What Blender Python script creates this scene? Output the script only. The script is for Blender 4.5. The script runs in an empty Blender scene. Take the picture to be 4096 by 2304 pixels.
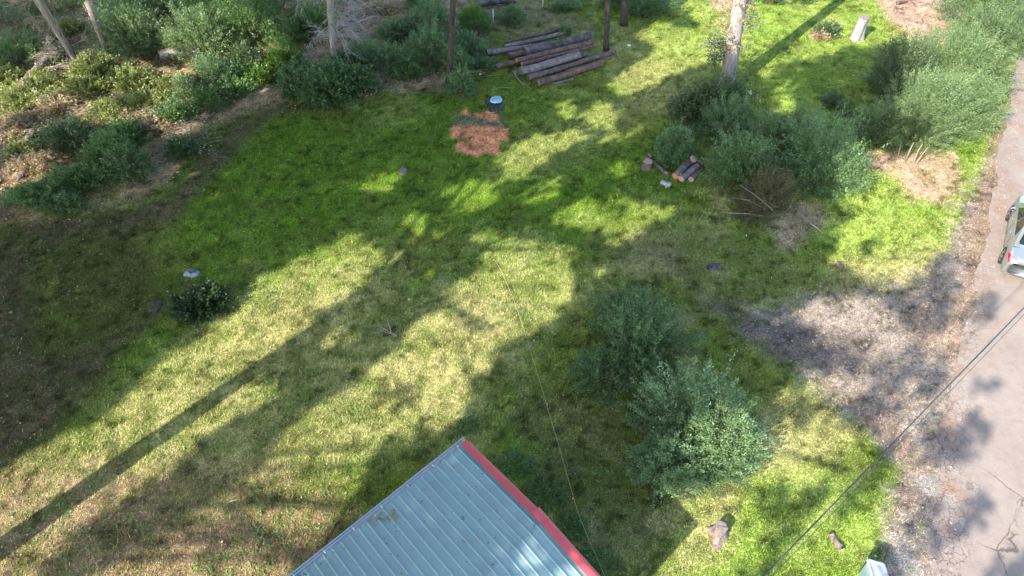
import bpy, math
import numpy as np
from mathutils import Vector, Matrix

# ------------------------------------------------------------------ camera, light, exposure
SC = bpy.context.scene
COL = SC.collection
H = 18.4                       # drone height
PITCH = math.radians(46.5)     # below the horizon
F = 2850.0                     # focal length in px of a 4096 px wide frame
cam_d = bpy.data.cameras.new('camera')
cam = bpy.data.objects.new('camera', cam_d); COL.objects.link(cam)
cam.location = (0, 0, H); cam.rotation_euler = (math.pi/2 - PITCH, 0, 0)
cam_d.sensor_width = 36.0; cam_d.lens = 36.0*F/4096.0
cam_d.clip_start = 0.1; cam_d.clip_end = 2000
SC.camera = cam
AZ = math.radians(44.0); EL = math.radians(35.5)      # shadows fall towards azimuth AZ (from +Y to +X)
US = np.array([math.sin(AZ), math.cos(AZ)]); COT = 1/math.tan(EL)
sun_d = bpy.data.lights.new('sun', 'SUN'); sun = bpy.data.objects.new('sun', sun_d); COL.objects.link(sun)
sun_d.energy = 3.3; sun_d.angle = math.radians(0.53); sun_d.color = (1.0, 0.93, 0.82)
dirv = Vector((US[0]*math.cos(EL), US[1]*math.cos(EL), -math.sin(EL)))
sun.rotation_euler = dirv.to_track_quat('-Z', 'Y').to_euler()
sun.location = (-30, -30, 60)
W = bpy.data.worlds.new('World'); SC.world = W; W.use_nodes = True
nt = W.node_tree; nt.nodes.clear()
sk = nt.nodes.new('ShaderNodeTexSky'); sk.sky_type = 'NISHITA'; sk.sun_disc = False
sk.sun_elevation = EL; sk.sun_rotation = AZ + math.pi
bg = nt.nodes.new('ShaderNodeBackground'); bg.inputs[1].default_value = 0.15
wo = nt.nodes.new('ShaderNodeOutputWorld')
nt.links.new(sk.outputs[0], bg.inputs[0]); nt.links.new(bg.outputs[0], wo.inputs[0])
SC.view_settings.view_transform = 'Standard'; SC.view_settings.look = 'None'
SC.view_settings.exposure = 2.1; SC.view_settings.gamma = 1.0

RNG = np.random.default_rng(7)
K = 4096/2576.0                # positions read off a 2576 px wide copy of the photograph
cT, sT = math.cos(PITCH), math.sin(PITCH)

# ------------------------------------------------------------------ helpers
def at(u, v, z=0.0):
    """point of the plane at height z seen at (u, v) of the 2576 px frame"""
    dx = (u*K-2048)/F; dy = (1152-v*K)/F
    t = (H-z)/(sT-dy*cT)
    return np.array([dx*t, (cT+dy*sT)*t, z])
def proj(x, y, z=0.0):
    d = y*cT+(H-z)*sT
    d = np.where(np.abs(d) < 1e-3, 1e-3, d)
    u = (2048+F*x/d)/K; v = (1152-F*(y*sT-(H-z)*cT)/d)/K
    return u, v, d
def seen(x, y, z, m=1.04):
    d = y*cT+(H-z)*sT
    return (d > 0.05) & (np.abs(x) < 0.7187*m*d) & (np.abs(y*sT-(H-z)*cT) < 0.4043*m*d)

_perm = np.random.default_rng(3).random((256, 256))
def vnoise(x, y, s=1.0, o=0):
    x = np.asarray(x, float)/s+o*17.3+1000; y = np.asarray(y, float)/s+o*9.7+1000
    xi = np.floor(x).astype(int); yi = np.floor(y).astype(int); fx = x-xi; fy = y-yi
    fx = fx*fx*(3-2*fx); fy = fy*fy*(3-2*fy)
    g = lambda a, b: _perm[a & 255, b & 255]
    return (g(xi, yi)*(1-fx)+g(xi+1, yi)*fx)*(1-fy)+(g(xi, yi+1)*(1-fx)+g(xi+1, yi+1)*fx)*fy
def fbm(x, y, s, n=3, o=0):
    r = 0; a = 0.5; t = 0
    for i in range(n):
        r = r+a*vnoise(x, y, s/(2**i), o+i); t += a; a *= 0.55
    return r/t
def sm(a, b, x):
    t = np.clip((x-a)/(b-a), 0, 1); return t*t*(3-2*t)
def inpoly(u, v, poly):
    c = np.zeros(np.shape(u), bool); n = len(poly); j = n-1
    for i in range(n):
        xi, yi = poly[i]; xj, yj = poly[j]
        if yi != yj:
            m = ((yi > v) != (yj > v)) & (u < (xj-xi)*(v-yi)/(yj-yi)+xi)
            c ^= m
        j = i
    return c
def pdist(u, v, poly):
    """signed distance in px, positive inside"""
    d = np.full(np.shape(u), 1e9); n = len(poly)
    for i in range(n):
        ax, ay = poly[i-1]; bx, by = poly[i]
        vx, vy = bx-ax, by-ay; L = vx*vx+vy*vy+1e-9
        t = np.clip(((u-ax)*vx+(v-ay)*vy)/L, 0, 1)
        d = np.minimum(d, np.hypot(u-ax-t*vx, v-ay-t*vy))
    return np.where(inpoly(u, v, poly), d, -d)

def tag(o, label=None, cat=None, group=None, kind=None):
    if label: o['label'] = label
    if cat: o['category'] = cat
    if group: o['group'] = group
    if kind: o['kind'] = kind
    return o
def empty(name, loc=(0, 0, 0)):
    o = bpy.data.objects.new(name, None); COL.objects.link(o); o.location = loc; o.empty_display_size = 0.2
    return o
def mesh(name, V, Fc, mat=None, parent=None, col=None, smooth=False, mats=None, mi=None, off=None):
    """V (n,3), Fc: array (m,k) or list of arrays; one mesh object"""
    V = np.asarray(V, np.float32)
    if parent is not None and off is None and parent.type == 'EMPTY': off = np.array(parent.location)
    if off is not None: V = V-np.asarray(off, np.float32)
    if not isinstance(Fc, list): Fc = [Fc]
    Fc = [np.asarray(a, np.int32) for a in Fc if len(a)]
    loops = np.concatenate([a.ravel() for a in Fc]); tot = np.concatenate([np.full(len(a), a.shape[1]) for a in Fc])
    start = np.concatenate([[0], np.cumsum(tot)[:-1]]).astype(np.int32)
    me = bpy.data.meshes.new(name)
    me.vertices.add(len(V)); me.vertices.foreach_set('co', V.ravel())
    me.loops.add(len(loops)); me.loops.foreach_set('vertex_index', loops)
    me.polygons.add(len(tot)); me.polygons.foreach_set('loop_start', start)
    if smooth: me.polygons.foreach_set('use_smooth', np.ones(len(tot), bool))
    for m in (mats or ([mat] if mat else [])): me.materials.append(m)
    if mi is not None: me.polygons.foreach_set('material_index', np.asarray(mi, np.int32))
    if col is not None:
        c = np.ones((len(V), 4), np.float32); c[:, :3] = col
        a = me.color_attributes.new('Col', 'FLOAT_COLOR', 'POINT'); a.data.foreach_set('color', c.ravel())
    me.update(calc_edges=True); me.validate()
    o = bpy.data.objects.new(name, me); COL.objects.link(o)
    if parent is not None: o.parent = parent
    return o

class MB:
    def __init__(s): s.V = []; s.Fq = []; s.Ft = []; s.n = 0; s.C = []
    def add(s, V, Q=None, T=None, col=None):
        V = np.asarray(V, float)
        if Q is not None and len(Q): s.Fq.append(np.asarray(Q)+s.n)
        if T is not None and len(T): s.Ft.append(np.asarray(T)+s.n)
        s.V.append(V); s.n += len(V)
        s.C.append(np.broadcast_to(np.asarray(col if col is not None else (1, 1, 1), float), (len(V), 3)))
    def box(s, c, size, rz=0, R=None):
        x, y, z = np.array(size)/2
        v = np.array([[a*x, b*y, d*z] for a in (-1, 1) for b in (-1, 1) for d in (-1, 1)], float)
        if R is None:
            cz, sz = math.cos(rz), math.sin(rz); R = np.array([[cz, -sz, 0], [sz, cz, 0], [0, 0, 1]])
        v = v@np.asarray(R).T+np.array(c)
        s.add(v, [[0, 1, 3, 2], [4, 6, 7, 5], [0, 4, 5, 1], [2, 3, 7, 6], [0, 2, 6, 4], [1, 5, 7, 3]])
    def tube(s, P, r, n=8, jit=0.0, cap=True, rng=RNG, col=None):
        P = np.asarray(P, float); r = np.broadcast_to(np.asarray(r, float), (len(P),))
        T = np.gradient(P, axis=0); T /= np.linalg.norm(T, axis=1)[:, None]+1e-9
        ref = np.array([0.13, 0.21, 0.97]) if abs(T[0][2]) < 0.8 else np.array([0.95, 0.2, 0.1])
        A = np.cross(T, ref); A /= np.linalg.norm(A, axis=1)[:, None]; B = np.cross(T, A)
        a = np.linspace(0, 2*math.pi, n, endpoint=False)
        rr = r[:, None]*(1+jit*(rng.random((len(P), n))-0.5)*2)
        V = P[:, None]+rr[..., None]*(np.cos(a)[None, :, None]*A[:, None]+np.sin(a)[None, :, None]*B[:, None])
        V = V.reshape(-1, 3); i = np.arange(len(P)-1)[:, None]*n; k = np.arange(n)[None]; k2 = (k+1) % n
        Q = np.stack([i+k, i+k2, i+n+k2, i+n+k], -1).reshape(-1, 4); Tt = None
        if cap:
            V = np.vstack([V, P[:1], P[-1:]]); m = len(V); kk = np.arange(n); k2 = (kk+1) % n; e = (len(P)-1)*n
            Tt = np.vstack([np.stack([np.full(n, m-2), k2, kk], -1), np.stack([np.full(n, m-1), e+kk, e+k2], -1)])
        s.add(V, Q, Tt, col)
    def build(s, name, mat, parent=None, smooth=True, col=False, off=None):
        return mesh(name, np.vstack(s.V), [np.vstack(x) for x in (s.Fq, s.Ft) if x], mat, parent,
                    np.vstack(s.C) if col else None, smooth, off=off)

# ------------------------------------------------------------------ materials
def mat_new(name):
    m = bpy.data.materials.new(name); m.use_nodes = True; n = m.node_tree; n.nodes.clear()
    out = n.nodes.new('ShaderNodeOutputMaterial'); b = n.nodes.new('ShaderNodeBsdfPrincipled')
    n.links.new(b.outputs[0], out.inputs[0]); return m, n, b, out
def noise_node(n, scale, detail=4, rough=0.6, coord=None):
    t = n.nodes.new('ShaderNodeTexNoise'); t.inputs['Scale'].default_value = scale
    t.inputs['Detail'].default_value = detail; t.inputs['Roughness'].default_value = rough
    if coord is not None: n.links.new(coord, t.inputs['Vector'])
    return t
def mix_col(n, fac, a, b, mode='MIX'):
    m = n.nodes.new('ShaderNodeMix'); m.data_type = 'RGBA'; m.blend_type = mode
    for inp, val in ((m.inputs[0], fac), (m.inputs[6], a), (m.inputs[7], b)):
        if hasattr(val, 'is_linked'): n.links.new(val, inp)
        else: inp.default_value = val if not isinstance(val, tuple) else (*val, 1.0)[:4]
    return m.outputs[2]
def ramp(n, fac, stops):
    r = n.nodes.new('ShaderNodeValToRGB'); e = r.color_ramp.elements
    while len(e) < len(stops): e.new(0.5)
    for q, (p, c) in zip(e, stops): q.position = p; q.color = (*c, 1.0) if len(c) == 3 else c
    n.links.new(fac, r.inputs[0]); return r.outputs[0]
def bump(n, b, h, dist=0.02, strength=0.6):
    k = n.nodes.new('ShaderNodeBump'); k.inputs['Distance'].default_value = dist; k.inputs['Strength'].default_value = strength
    n.links.new(h, k.inputs['Height']); n.links.new(k.outputs[0], b.inputs['Normal'])
def surf(name, c1, c2, scale=8, rough=0.8, bd=0.01, metal=0.0, stretch=None, detail=5, c3=None, spec=0.3):
    m, n, b, _ = mat_new(name); tc = n.nodes.new('ShaderNodeTexCoord'); co = tc.outputs['Object']
    if stretch:
        mp = n.nodes.new('ShaderNodeMapping'); mp.inputs['Scale'].default_value = stretch
        n.links.new(co, mp.inputs[0]); co = mp.outputs[0]
    t = noise_node(n, scale, detail, 0.65, co)
    st = [(0.35, c1), (0.65, c2)] if c3 is None else [(0.3, c1), (0.5, c2), (0.68, c3)]
    n.links.new(ramp(n, t.outputs[0], st), b.inputs['Base Color'])
    b.inputs['Roughness'].default_value = rough; b.inputs['Metallic'].default_value = metal
    b.inputs['Specular IOR Level'].default_value = spec
    if bd: bump(n, b, t.outputs[0], bd)
    return m
def leafmat(name, trans=0.4, rough=0.42, spec=0.6, var=0.35):
    m, n, b, out = mat_new(name)
    a = n.nodes.new('ShaderNodeVertexColor'); a.layer_name = 'Col'
    b.inputs['Roughness'].default_value = rough; b.inputs['Specular IOR Level'].default_value = spec
    n.links.new(a.outputs[0], b.inputs['Base Color'])
    t = n.nodes.new('ShaderNodeBsdfTranslucent'); n.links.new(a.outputs[0], t.inputs[0])
    mx = n.nodes.new('ShaderNodeMixShader'); mx.inputs[0].default_value = trans
    n.links.new(b.outputs[0], mx.inputs[1]); n.links.new(t.outputs[0], mx.inputs[2]); n.links.new(mx.outputs[0], out.inputs[0])
    return m
M = {}
M['leaf'] = leafmat('leaf')
M['grass'] = leafmat('grass_blade', 0.3, 0.7, 0.08)
M['litter'] = leafmat('litter', 0.1, 0.6, 0.4)
M['bark'] = surf('bark', (0.13, 0.105, 0.09), (0.27, 0.22, 0.19), 6, 0.9, 0.02, stretch=(3, 3, 0.6))
M['bark_dark'] = surf('bark_charred', (0.015, 0.013, 0.012), (0.10, 0.075, 0.06), 7, 0.9, 0.02, stretch=(3, 3, 0.6))
M['bark_dead'] = surf('bark_bleached', (0.10, 0.075, 0.06), (0.36, 0.31, 0.27), 5, 0.85, 0.03, stretch=(4, 4, 0.5))
M['bark_pale'] = surf('bark_pale', (0.10, 0.085, 0.075), (0.27, 0.24, 0.22), 5, 0.85, 0.04, stretch=(4, 4, 0.7), c3=(0.33, 0.30, 0.275))
M['twig'] = surf('dry_twig', (0.20, 0.15, 0.11), (0.36, 0.30, 0.25), 20, 0.85, 0)
M['twig_grey'] = surf('grey_twig', (0.24, 0.22, 0.21), (0.40, 0.38, 0.36), 20, 0.85, 0)
M['stem'] = surf('shrub_stem', (0.10, 0.085, 0.06), (0.20, 0.17, 0.12), 20, 0.85, 0)

# ------------------------------------------------------------------ ground colours (albedo by position)
ROAD_EDGE = [(2565, 60), (2563, 130), (2530, 290), (2505, 465), (2472, 615), (2448, 745), (2425, 800), (2395, 960), (2370, 1080), (2345, 1200), (2342, 1330), (2340, 1449), (2338, 1560)]
Z = dict(
    lush=(0.108, 0.195, 0.018), mid=(0.165, 0.195, 0.045), dry=(0.37, 0.325, 0.15), bright=(0.225, 0.31, 0.06),
    red=(0.265, 0.185, 0.115), brown=(0.105, 0.075, 0.055), litter=(0.42, 0.31, 0.21), gravel=(0.29, 0.235, 0.20),
    mud=(0.10, 0.08, 0.08), chips=(0.46, 0.30, 0.225), orange=(0.66, 0.27, 0.14), moss=(0.15, 0.17, 0.04), shoulder=(0.24, 0.17, 0.125), grey=(0.30, 0.285, 0.26))
Z = {k: np.array(v) for k, v in Z.items()}
def zones(x, y):
    """returns colour (n,3), grass density (n,), dirt amount"""
    u, v, d = proj(x, y)
    w = 0.5*(fbm(x, y, 2.2, 3, 5)-0.5); w2 = 0.5*(fbm(x, y, 0.7, 3, 9)-0.5)
    jit = 60*w+30*w2
    n1 = fbm(x, y, 3.0, 4, 1); n2 = fbm(x, y, 0.9, 4, 2); n3 = fbm(x, y, 6.0, 3, 3); n4 = fbm(x, y, 0.35, 3, 4)
    shp = np.shape(x)
    C = np.zeros(shp+(3,)); g = np.ones(shp)
    def put(k, m, gd=None):
        nonlocal C, g
        c = Z[k] if isinstance(k, str) else np.array(k)
        m = np.clip(m, 0, 1)
        C = C*(1-m[..., None])+c*m[..., None]
        if gd is not None: g = g*(1-m)+gd*m
    def area(k, poly, soft=18, amt=1.0, gd=None, brk=0.0):
        s = pdist(u, v, poly)+jit
        m = sm(-soft, soft, s)*amt
        if brk: m = m*(1-brk+brk*sm(0.42, 0.58, n4*0.6+n2*0.4))
        put(k, m, gd)
    C[:] = Z['mid']
    put('lush', sm(0.40, 0.62, n1*0.5+n2*0.5)*0.8)
    put('dry', sm(0.50, 0.72, n3*0.45+n2*0.55)*0.55)
    # upper middle lawn: lush
    area('lush', [(560, 300), (900, 260), (1150, 230), (1500, 230), (1800, 300), (1750, 620), (1400, 500), (1100, 600), (900, 560), (700, 640), (450, 700), (430, 560)], 60, 0.62)
    area('lush', [(1100, 430), (1550, 300), (1600, 560), (1480, 720), (1420, 820), (1300, 800), (1200, 620)], 60, 0.35)
    # dry moss lawn, lower left half
    area('dry', [(560, 760), (900, 640), (1010, 660), (1000, 760), (1300, 780), (1200, 1100), (900, 1160), (500, 1260), (200, 1300), (0, 1250), (250, 1040)], 90, 0.62, brk=0.5)
    area('dry', [(1180, 620), (1420, 640), (1460, 760), (1250, 860), (1000, 900), (980, 1080), (1180, 1120), (1280, 900)], 60, 0.35, brk=0.6)
    area('dry', [(1480, 100), (1800, 60), (1850, 160), (1700, 260), (1400, 440), (1230, 440), (1300, 340), (1550, 240)], 50, 0.35)
    area('red', [(-50, 1180), (250, 1160), (480, 1180), (700, 1200), (940, 1300), (860, 1400), (760, 1470), (-50, 1500)], 80, 0.9, gd=0.6, brk=0.45)
    area('red', [(300, 1330), (620, 1290), (760, 1400), (740, 1470), (200, 1470)], 60, 0.6, gd=0.4, brk=0.3)
    area('bright', [(1700, -20), (2250, -20), (2250, 90), (2260, 300), (2150, 380), (1950, 320), (1880, 180), (1700, 180), (1600, 150)], 60, 0.65)
    area('bright', [(2070, 400), (2240, 420), (2280, 520), (2350, 560), (2440, 430), (2520, 330), (2480, 520), (2420, 640), (2250, 680), (2080, 640), (2040, 560)], 40, 0.8)
    area('dry', [(2110, 660), (2300, 620), (2430, 620), (2380, 720), (2200, 760), (2060, 740)], 40, 0.6, gd=0.7)
    area('bright', [(1750, 1280), (1950, 1150), (2150, 1230), (2260, 1300), (2230, 1470), (1700, 1470)], 60, 0.6)
    area('dry', [(1690, 1400), (1760, 1290), (1950, 1000), (2090, 960), (2200, 1080), (2080, 1160), (1880, 1180), (1820, 1400), (1700, 1470)], 40, 0.55)
    # shaded brownish lawn east of the shed
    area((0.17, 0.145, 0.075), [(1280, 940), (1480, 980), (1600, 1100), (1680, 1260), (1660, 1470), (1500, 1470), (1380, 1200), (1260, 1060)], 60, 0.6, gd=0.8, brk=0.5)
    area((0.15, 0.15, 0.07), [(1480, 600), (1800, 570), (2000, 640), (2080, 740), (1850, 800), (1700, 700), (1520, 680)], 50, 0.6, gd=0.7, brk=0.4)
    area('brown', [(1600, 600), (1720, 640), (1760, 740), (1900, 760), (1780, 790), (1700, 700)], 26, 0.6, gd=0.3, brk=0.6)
    area((0.075, 0.075, 0.028), [(-60, 560), (330, 560), (430, 700), (330, 860), (240, 1000), (140, 1120), (-60, 1220)], 70, 0.75, gd=0.7)  # left lawn: deeper shade put into the ground colour
    # bare strips along the shrubs on the left
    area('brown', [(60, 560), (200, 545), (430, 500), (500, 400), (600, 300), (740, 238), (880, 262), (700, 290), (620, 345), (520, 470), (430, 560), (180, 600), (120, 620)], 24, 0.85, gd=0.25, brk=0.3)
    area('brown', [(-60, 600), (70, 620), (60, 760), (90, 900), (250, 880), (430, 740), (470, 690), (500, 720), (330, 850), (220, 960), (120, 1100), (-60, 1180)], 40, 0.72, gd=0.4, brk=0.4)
    area('brown', [(860, 290), (920, 250), (1010, 215), (1130, 240), (1120, 200), (860, 200)], 18, 0.7, gd=0.3)
    # woodland floor
    area('litter', [(-80, -200), (1250, -200), (1230, 60), (1200, 150), (1130, 215), (900, 230), (740, 235), (600, 290), (500, 330), (430, 440), (330, 500), (0, 560), (-80, 600)], 26, 0.92, gd=0.12)
    fl = sm(-30, 20, pdist(u, v, [(-80, -200), (1250, -200), (1200, 150), (900, 230), (600, 290), (430, 440), (330, 500), (-80, 600)]))
    put('brown', fl*sm(0.50, 0.64, n1*0.4+n2*0.6)*0.7)
    put('moss', fl*sm(0.52, 0.66, fbm(x, y, 1.6, 3, 21))*0.7, 0.5)
    area((0.20, 0.15, 0.11), [(1180, 10), (1400, 0), (1500, 80), (1420, 70), (1240, 90), (1230, 160), (1180, 200)], 24, 0.7, gd=0.4, brk=0.4)
    # bare patches
    area('chips', [(2175, -60), (2480, -60), (2440, 20), (2400, 110), (2300, 105), (2240, 60)], 22, 0.95, gd=0.04)
    area('chips', [(1770, -30), (1850, -30), (1840, 20), (1800, 15)], 8, 0.8, gd=0.2)
    area('chips', [(2120, 400), (2200, 375), (2330, 365), (2400, 385), (2410, 470), (2370, 515), (2300, 505), (2250, 450), (2190, 430)], 24, 0.9, gd=0.08, brk=0.3)
    area((0.36, 0.26, 0.21), [(1930, 560), (1990, 520), (2060, 515), (2075, 560), (2030, 590), (2000, 628), (1955, 620)], 26, 0.85, gd=0.15, brk=0.3)
    sj = (n2-0.5)*26+(n4-0.5)*30
    s1 = pdist(u, v, [(1138, 316), (1278, 322), (1278, 352), (1140, 346)])+sj*0.25+3
    s2 = pdist(u, v, [(1146, 356), (1200, 352), (1262, 362), (1252, 386), (1190, 388), (1148, 378)])+sj*0.55+2
    s3 = pdist(u, v, [(1170, 286), (1250, 278), (1258, 312), (1230, 306), (1205, 296)])+sj*0.9
    put((0.20, 0.18, 0.13), sm(-14, 8, pdist(u, v, [(1150, 292), (1255, 285), (1275, 325), (1140, 322)]))*0.8, 0.4)
    for s_ in (s1, s2, s3): put('orange', sm(-5, 6, s_), 0.04)
    # gravelly pull-in between lawn and road
    s = pdist(u, v, [(1970, 770), (2080, 735), (2160, 735), (2250, 715), (2310, 700), (2370, 650), (2405, 560), (2440, 500), (2490, 430), (2560, 200), (2590, 0), (2800, 0), (2700, 1560), (2220, 1560), (2235, 1300), (2262, 1180), (2150, 1060), (2080, 1000), (2000, 900), (1850, 830)])+jit
    sg = s+60*(n4-0.5)+50*(n2-0.5)
    put('gravel', sm(-45, 30, sg)*0.95, 0.07)
    gm = sm(0, 20, s)
    put('shoulder', gm*sm(0.47, 0.62, n1*0.5+n2*0.5)*0.75, 0.1)
    put('grey', gm*sm(0.5, 0.6, fbm(x*1.0, y*0.6, 1.8, 3, 31))*sm(2160, 2300, u)*sm(900, 1000, v)*0.8)
    area('mud', [(1790, 760), (1900, 790), (2060, 830), (2200, 850), (2190, 900), (2040, 900), (1990, 940), (1880, 850)], 24, 0.75, gd=0.1, brk=0.25)
    ds = pdist(u, v, [(p[0]+6, p[1]) for p in ROAD_EDGE[:-1]]+[(2900, 1500), (2900, 0)])
    put('shoulder', sm(-62, -20, ds+jit*0.5)*sm(200, 420, v)*(1-sm(800, 1000, v))*0.8, 0.2)
    fl2 = fbm(x, y, 0.22, 2, 111); var = 1+0.7*(n4-0.5)+0.45*(n2-0.5)-0.45*sm(0.60, 0.72, fl2)+0.25*sm(0.58, 0.75, fbm(x, y, 0.5, 2, 113))
    return C*var[..., None], np.clip(g, 0, 1)

def axis(lo, hi, step, far):
    a = list(np.arange(lo, hi+step/2, step)); s = step; x = hi
    while x < far: s *= 1.35; x += s; a.append(x)
    s = step; x = lo; b = []
    while x > -far: s *= 1.35; x -= s; b.append(x)
    return np.array(b[::-1]+a)
gx = axis(-31, 31, 0.11, 900); gy = axis(6.0, 42, 0.11, 900)
X, Y = np.meshgrid(gx, gy)
inner = (np.abs(X) < 45) & (Y > -10) & (Y < 60)
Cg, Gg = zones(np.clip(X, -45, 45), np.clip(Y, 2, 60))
zz = (fbm(X, Y, 1.1, 3, 40)-0.5)*0.10*inner
# flatten under the road
_, _, _ = 0, 0, 0
RD = np.array([0.509, 0.861]); RN = np.array([RD[1], -RD[0]])
rp = np.array([at(*p)[:2] for p in ROAD_EDGE]); ra = rp@RD; rb = rp@RN
o_ = np.argsort(ra); ra, rb = ra[o_], rb[o_]
def road_side(x, y):
    a = x*RD[0]+y*RD[1]; b = x*RN[0]+y*RN[1]
    return b-np.interp(a, ra, rb)
rs = road_side(X, Y)
zz = zz*(1-sm(-1.2, -0.1, rs))-0.02*sm(0.15, 0.4, rs)
nx, ny = len(gx), len(gy)
i, j = np.meshgrid(np.arange(nx-1), np.arange(ny-1)); q = (j*nx+i).ravel()
Q = np.stack([q, q+1, q+nx+1, q+nx], -1)
m, n, b, _ = mat_new('lawn_and_soil'); M['ground'] = m
vc = n.nodes.new('ShaderNodeVertexColor'); vc.layer_name = 'Col'
tc = n.nodes.new('ShaderNodeTexCoord')
t1 = noise_node(n, 9, 6, 0.75, tc.outputs['Object']); t2 = noise_node(n, 38, 3, 0.7, tc.outputs['Object'])
c = mix_col(n, 1.0, vc.outputs[0], ramp(n, t1.outputs[0], [(0.32, (0.45, 0.44, 0.44)), (0.52, (1, 1, 1)), (0.68, (1.6, 1.5, 1.35))]), 'MULTIPLY')
c = mix_col(n, 1.0, c, ramp(n, t2.outputs[0], [(0.35, (0.42, 0.42, 0.42)), (0.52, (1.0, 1.0, 1.0)), (0.66, (1.8, 1.72, 1.6))]), 'MULTIPLY')
n.links.new(c, b.inputs['Base Color']); b.inputs['Roughness'].default_value = 0.95; b.inputs['Specular IOR Level'].default_value = 0.05
ad = n.nodes.new('ShaderNodeMath'); ad.operation = 'ADD'; n.links.new(t1.outputs[0], ad.inputs[0]); n.links.new(t2.outputs[0], ad.inputs[1])
bump(n, b, ad.outputs[0], 0.05, 0.9)
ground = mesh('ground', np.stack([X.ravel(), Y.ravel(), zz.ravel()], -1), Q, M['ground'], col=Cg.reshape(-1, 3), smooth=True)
tag(ground, kind='structure')

# ------------------------------------------------------------------ road
ga = np.arange(-30, 110, 0.25); gb = np.concatenate([np.arange(0, 2.0, 0.1), np.arange(2.0, 6.6, 0.5)])
A2, B2 = np.meshgrid(ga, gb, indexing='ij')
edge = np.interp(A2, ra, rb)+0.55*(fbm(A2*1.0, A2*0, 0.9, 3, 50)-0.5)*(1-sm(0, 1.2, B2))+0.2*(fbm(A2, A2*0+3, 0.25, 2, 51)-0.5)*(1-sm(0, 0.6, B2))
bb = edge+B2; RX = A2*RD[0]+bb*RN[0]; RY = A2*RD[1]+bb*RN[1]
q = (np.arange(len(ga)-1)[:, None]*len(gb)+np.arange(len(gb)-1)[None]).ravel()
RQ = np.stack([q, q+len(gb), q+len(gb)+1, q+1], -1)
m, n, b, _ = mat_new('old_asphalt'); M['road'] = m
vc = n.nodes.new('ShaderNodeVertexColor'); vc.layer_name = 'Col'; sep = n.nodes.new('ShaderNodeSeparateColor'); n.links.new(vc.outputs[0], sep.inputs[0])
tc = n.nodes.new('ShaderNodeTexCoord')
wn = noise_node(n, 1.6, 4, 0.6, tc.outputs['Object'])
wm = mix_col(n, 0.35, tc.outputs['Object'], wn.outputs[1], 'ADD')
def voro(scale):
    vo = n.nodes.new('ShaderNodeTexVoronoi'); vo.feature = 'DISTANCE_TO_EDGE'; vo.inputs['Scale'].default_value = scale
    n.links.new(wm, vo.inputs['Vector']); return vo.outputs[0]
def mth(op, a, b_, clamp=False):
    k = n.nodes.new('ShaderNodeMath'); k.operation = op; k.use_clamp = clamp
    for inp, val in ((k.inputs[0], a), (k.inputs[1], b_)):
        if hasattr(val, 'is_linked'): n.links.new(val, inp)
        else: inp.default_value = val
    return k.outputs[0]
cr1 = ramp(n, voro(5.6), [(0.0, (1, 1, 1)), (0.085, (0, 0, 0))]); cr2 = ramp(n, voro(0.55), [(0.0, (1, 1, 1)), (0.012, (0, 0, 0))])
ns = noise_node(n, 0.7, 3, 0.6, tc.outputs['Object'])
msk = ramp(n, ns.outputs[0], [(0.42, (0, 0, 0)), (0.52, (1, 1, 1))])
cbrk = noise_node(n, 4.5, 4, 0.7, tc.outputs['Object']); cr1 = mth('MULTIPLY', cr1, ramp(n, cbrk.outputs[0], [(0.40, (0.15, 0.15, 0.15)), (0.56, (1, 1, 1))]))
crack = mth('MAXIMUM', mth('MULTIPLY', cr1, sep.outputs[0]), mth('MULTIPLY', mth('MULTIPLY', cr2, msk), sep.outputs[1]))
sp = noise_node(n, 60, 3, 0.8, tc.outputs['Object']); lg = noise_node(n, 0.5, 4, 0.6, tc.outputs['Object'])
base = ramp(n, lg.outputs[0], [(0.3, (0.21, 0.172, 0.148)), (0.7, (0.255, 0.213, 0.185))])
base = mix_col(n, 1.0, base, ramp(n, sp.outputs[0], [(0.3, (0.82, 0.82, 0.82)), (0.7, (1.12, 1.12, 1.12))]), 'MULTIPLY')
st = noise_node(n, 1.1, 4, 0.7, tc.outputs['Object'])
stm = mth('MULTIPLY', ramp(n, st.outputs[0], [(0.50, (0, 0, 0)), (0.62, (1, 1, 1))]), sep.outputs[2], True)
base = mix_col(n, stm, base, (0.22, 0.15, 0.11))
pt = noise_node(n, 3.0, 5, 0.75, tc.outputs['Object']); base = mix_col(n, 1.0, base, ramp(n, pt.outputs[0], [(0.3, (0.84, 0.84, 0.84)), (0.55, (1, 1, 1)), (0.7, (1.08, 1.07, 1.05))]), 'MULTIPLY')
spot = noise_node(n, 1.9, 1, 0.3, tc.outputs['Object'])
base = mix_col(n, mth('MULTIPLY', ramp(n, spot.outputs[0], [(0.745, (0, 0, 0)), (0.765, (1, 1, 1))]), 0.6), base, (0.12, 0.11, 0.10))
base = mix_col(n, mth('MULTIPLY', crack, 0.85, True), base, (0.07, 0.05, 0.04))
n.links.new(base, b.inputs['Base Color']); b.inputs['Roughness'].default_value = 0.9; b.inputs['Specular IOR Level'].default_value = 0.2
bump(n, b, mth('SUBTRACT', mth('MULTIPLY', sp.outputs[0], 0.15), crack), 0.02, 0.6)
ca = np.zeros(RX.shape+(3,))
_, rv, _ = proj(RX, RY)
ca[..., 0] = (1-sm(0.1, 0.9, B2-0.5*sm(1050, 1300, rv)+1.6*(fbm(RX, RY, 1.2, 3, 60)-0.5)))*(0.2+0.8*sm(600, 800, rv))
ca[..., 1] = sm(1.0, 1.6, B2)*sm(1000, 1250, rv)+0.35*(B2 < 1.0)
ca[..., 2] = (1-sm(0.3, 1.5, B2))
road = mesh('road', np.stack([RX.ravel(), RY.ravel(), np.full(RX.size, 0.0)+0.012*sm(0, 0.1, B2).ravel()-0.004], -1), RQ, M['road'], col=ca.reshape(-1, 3), smooth=True)
tag(road, kind='structure')
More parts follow.
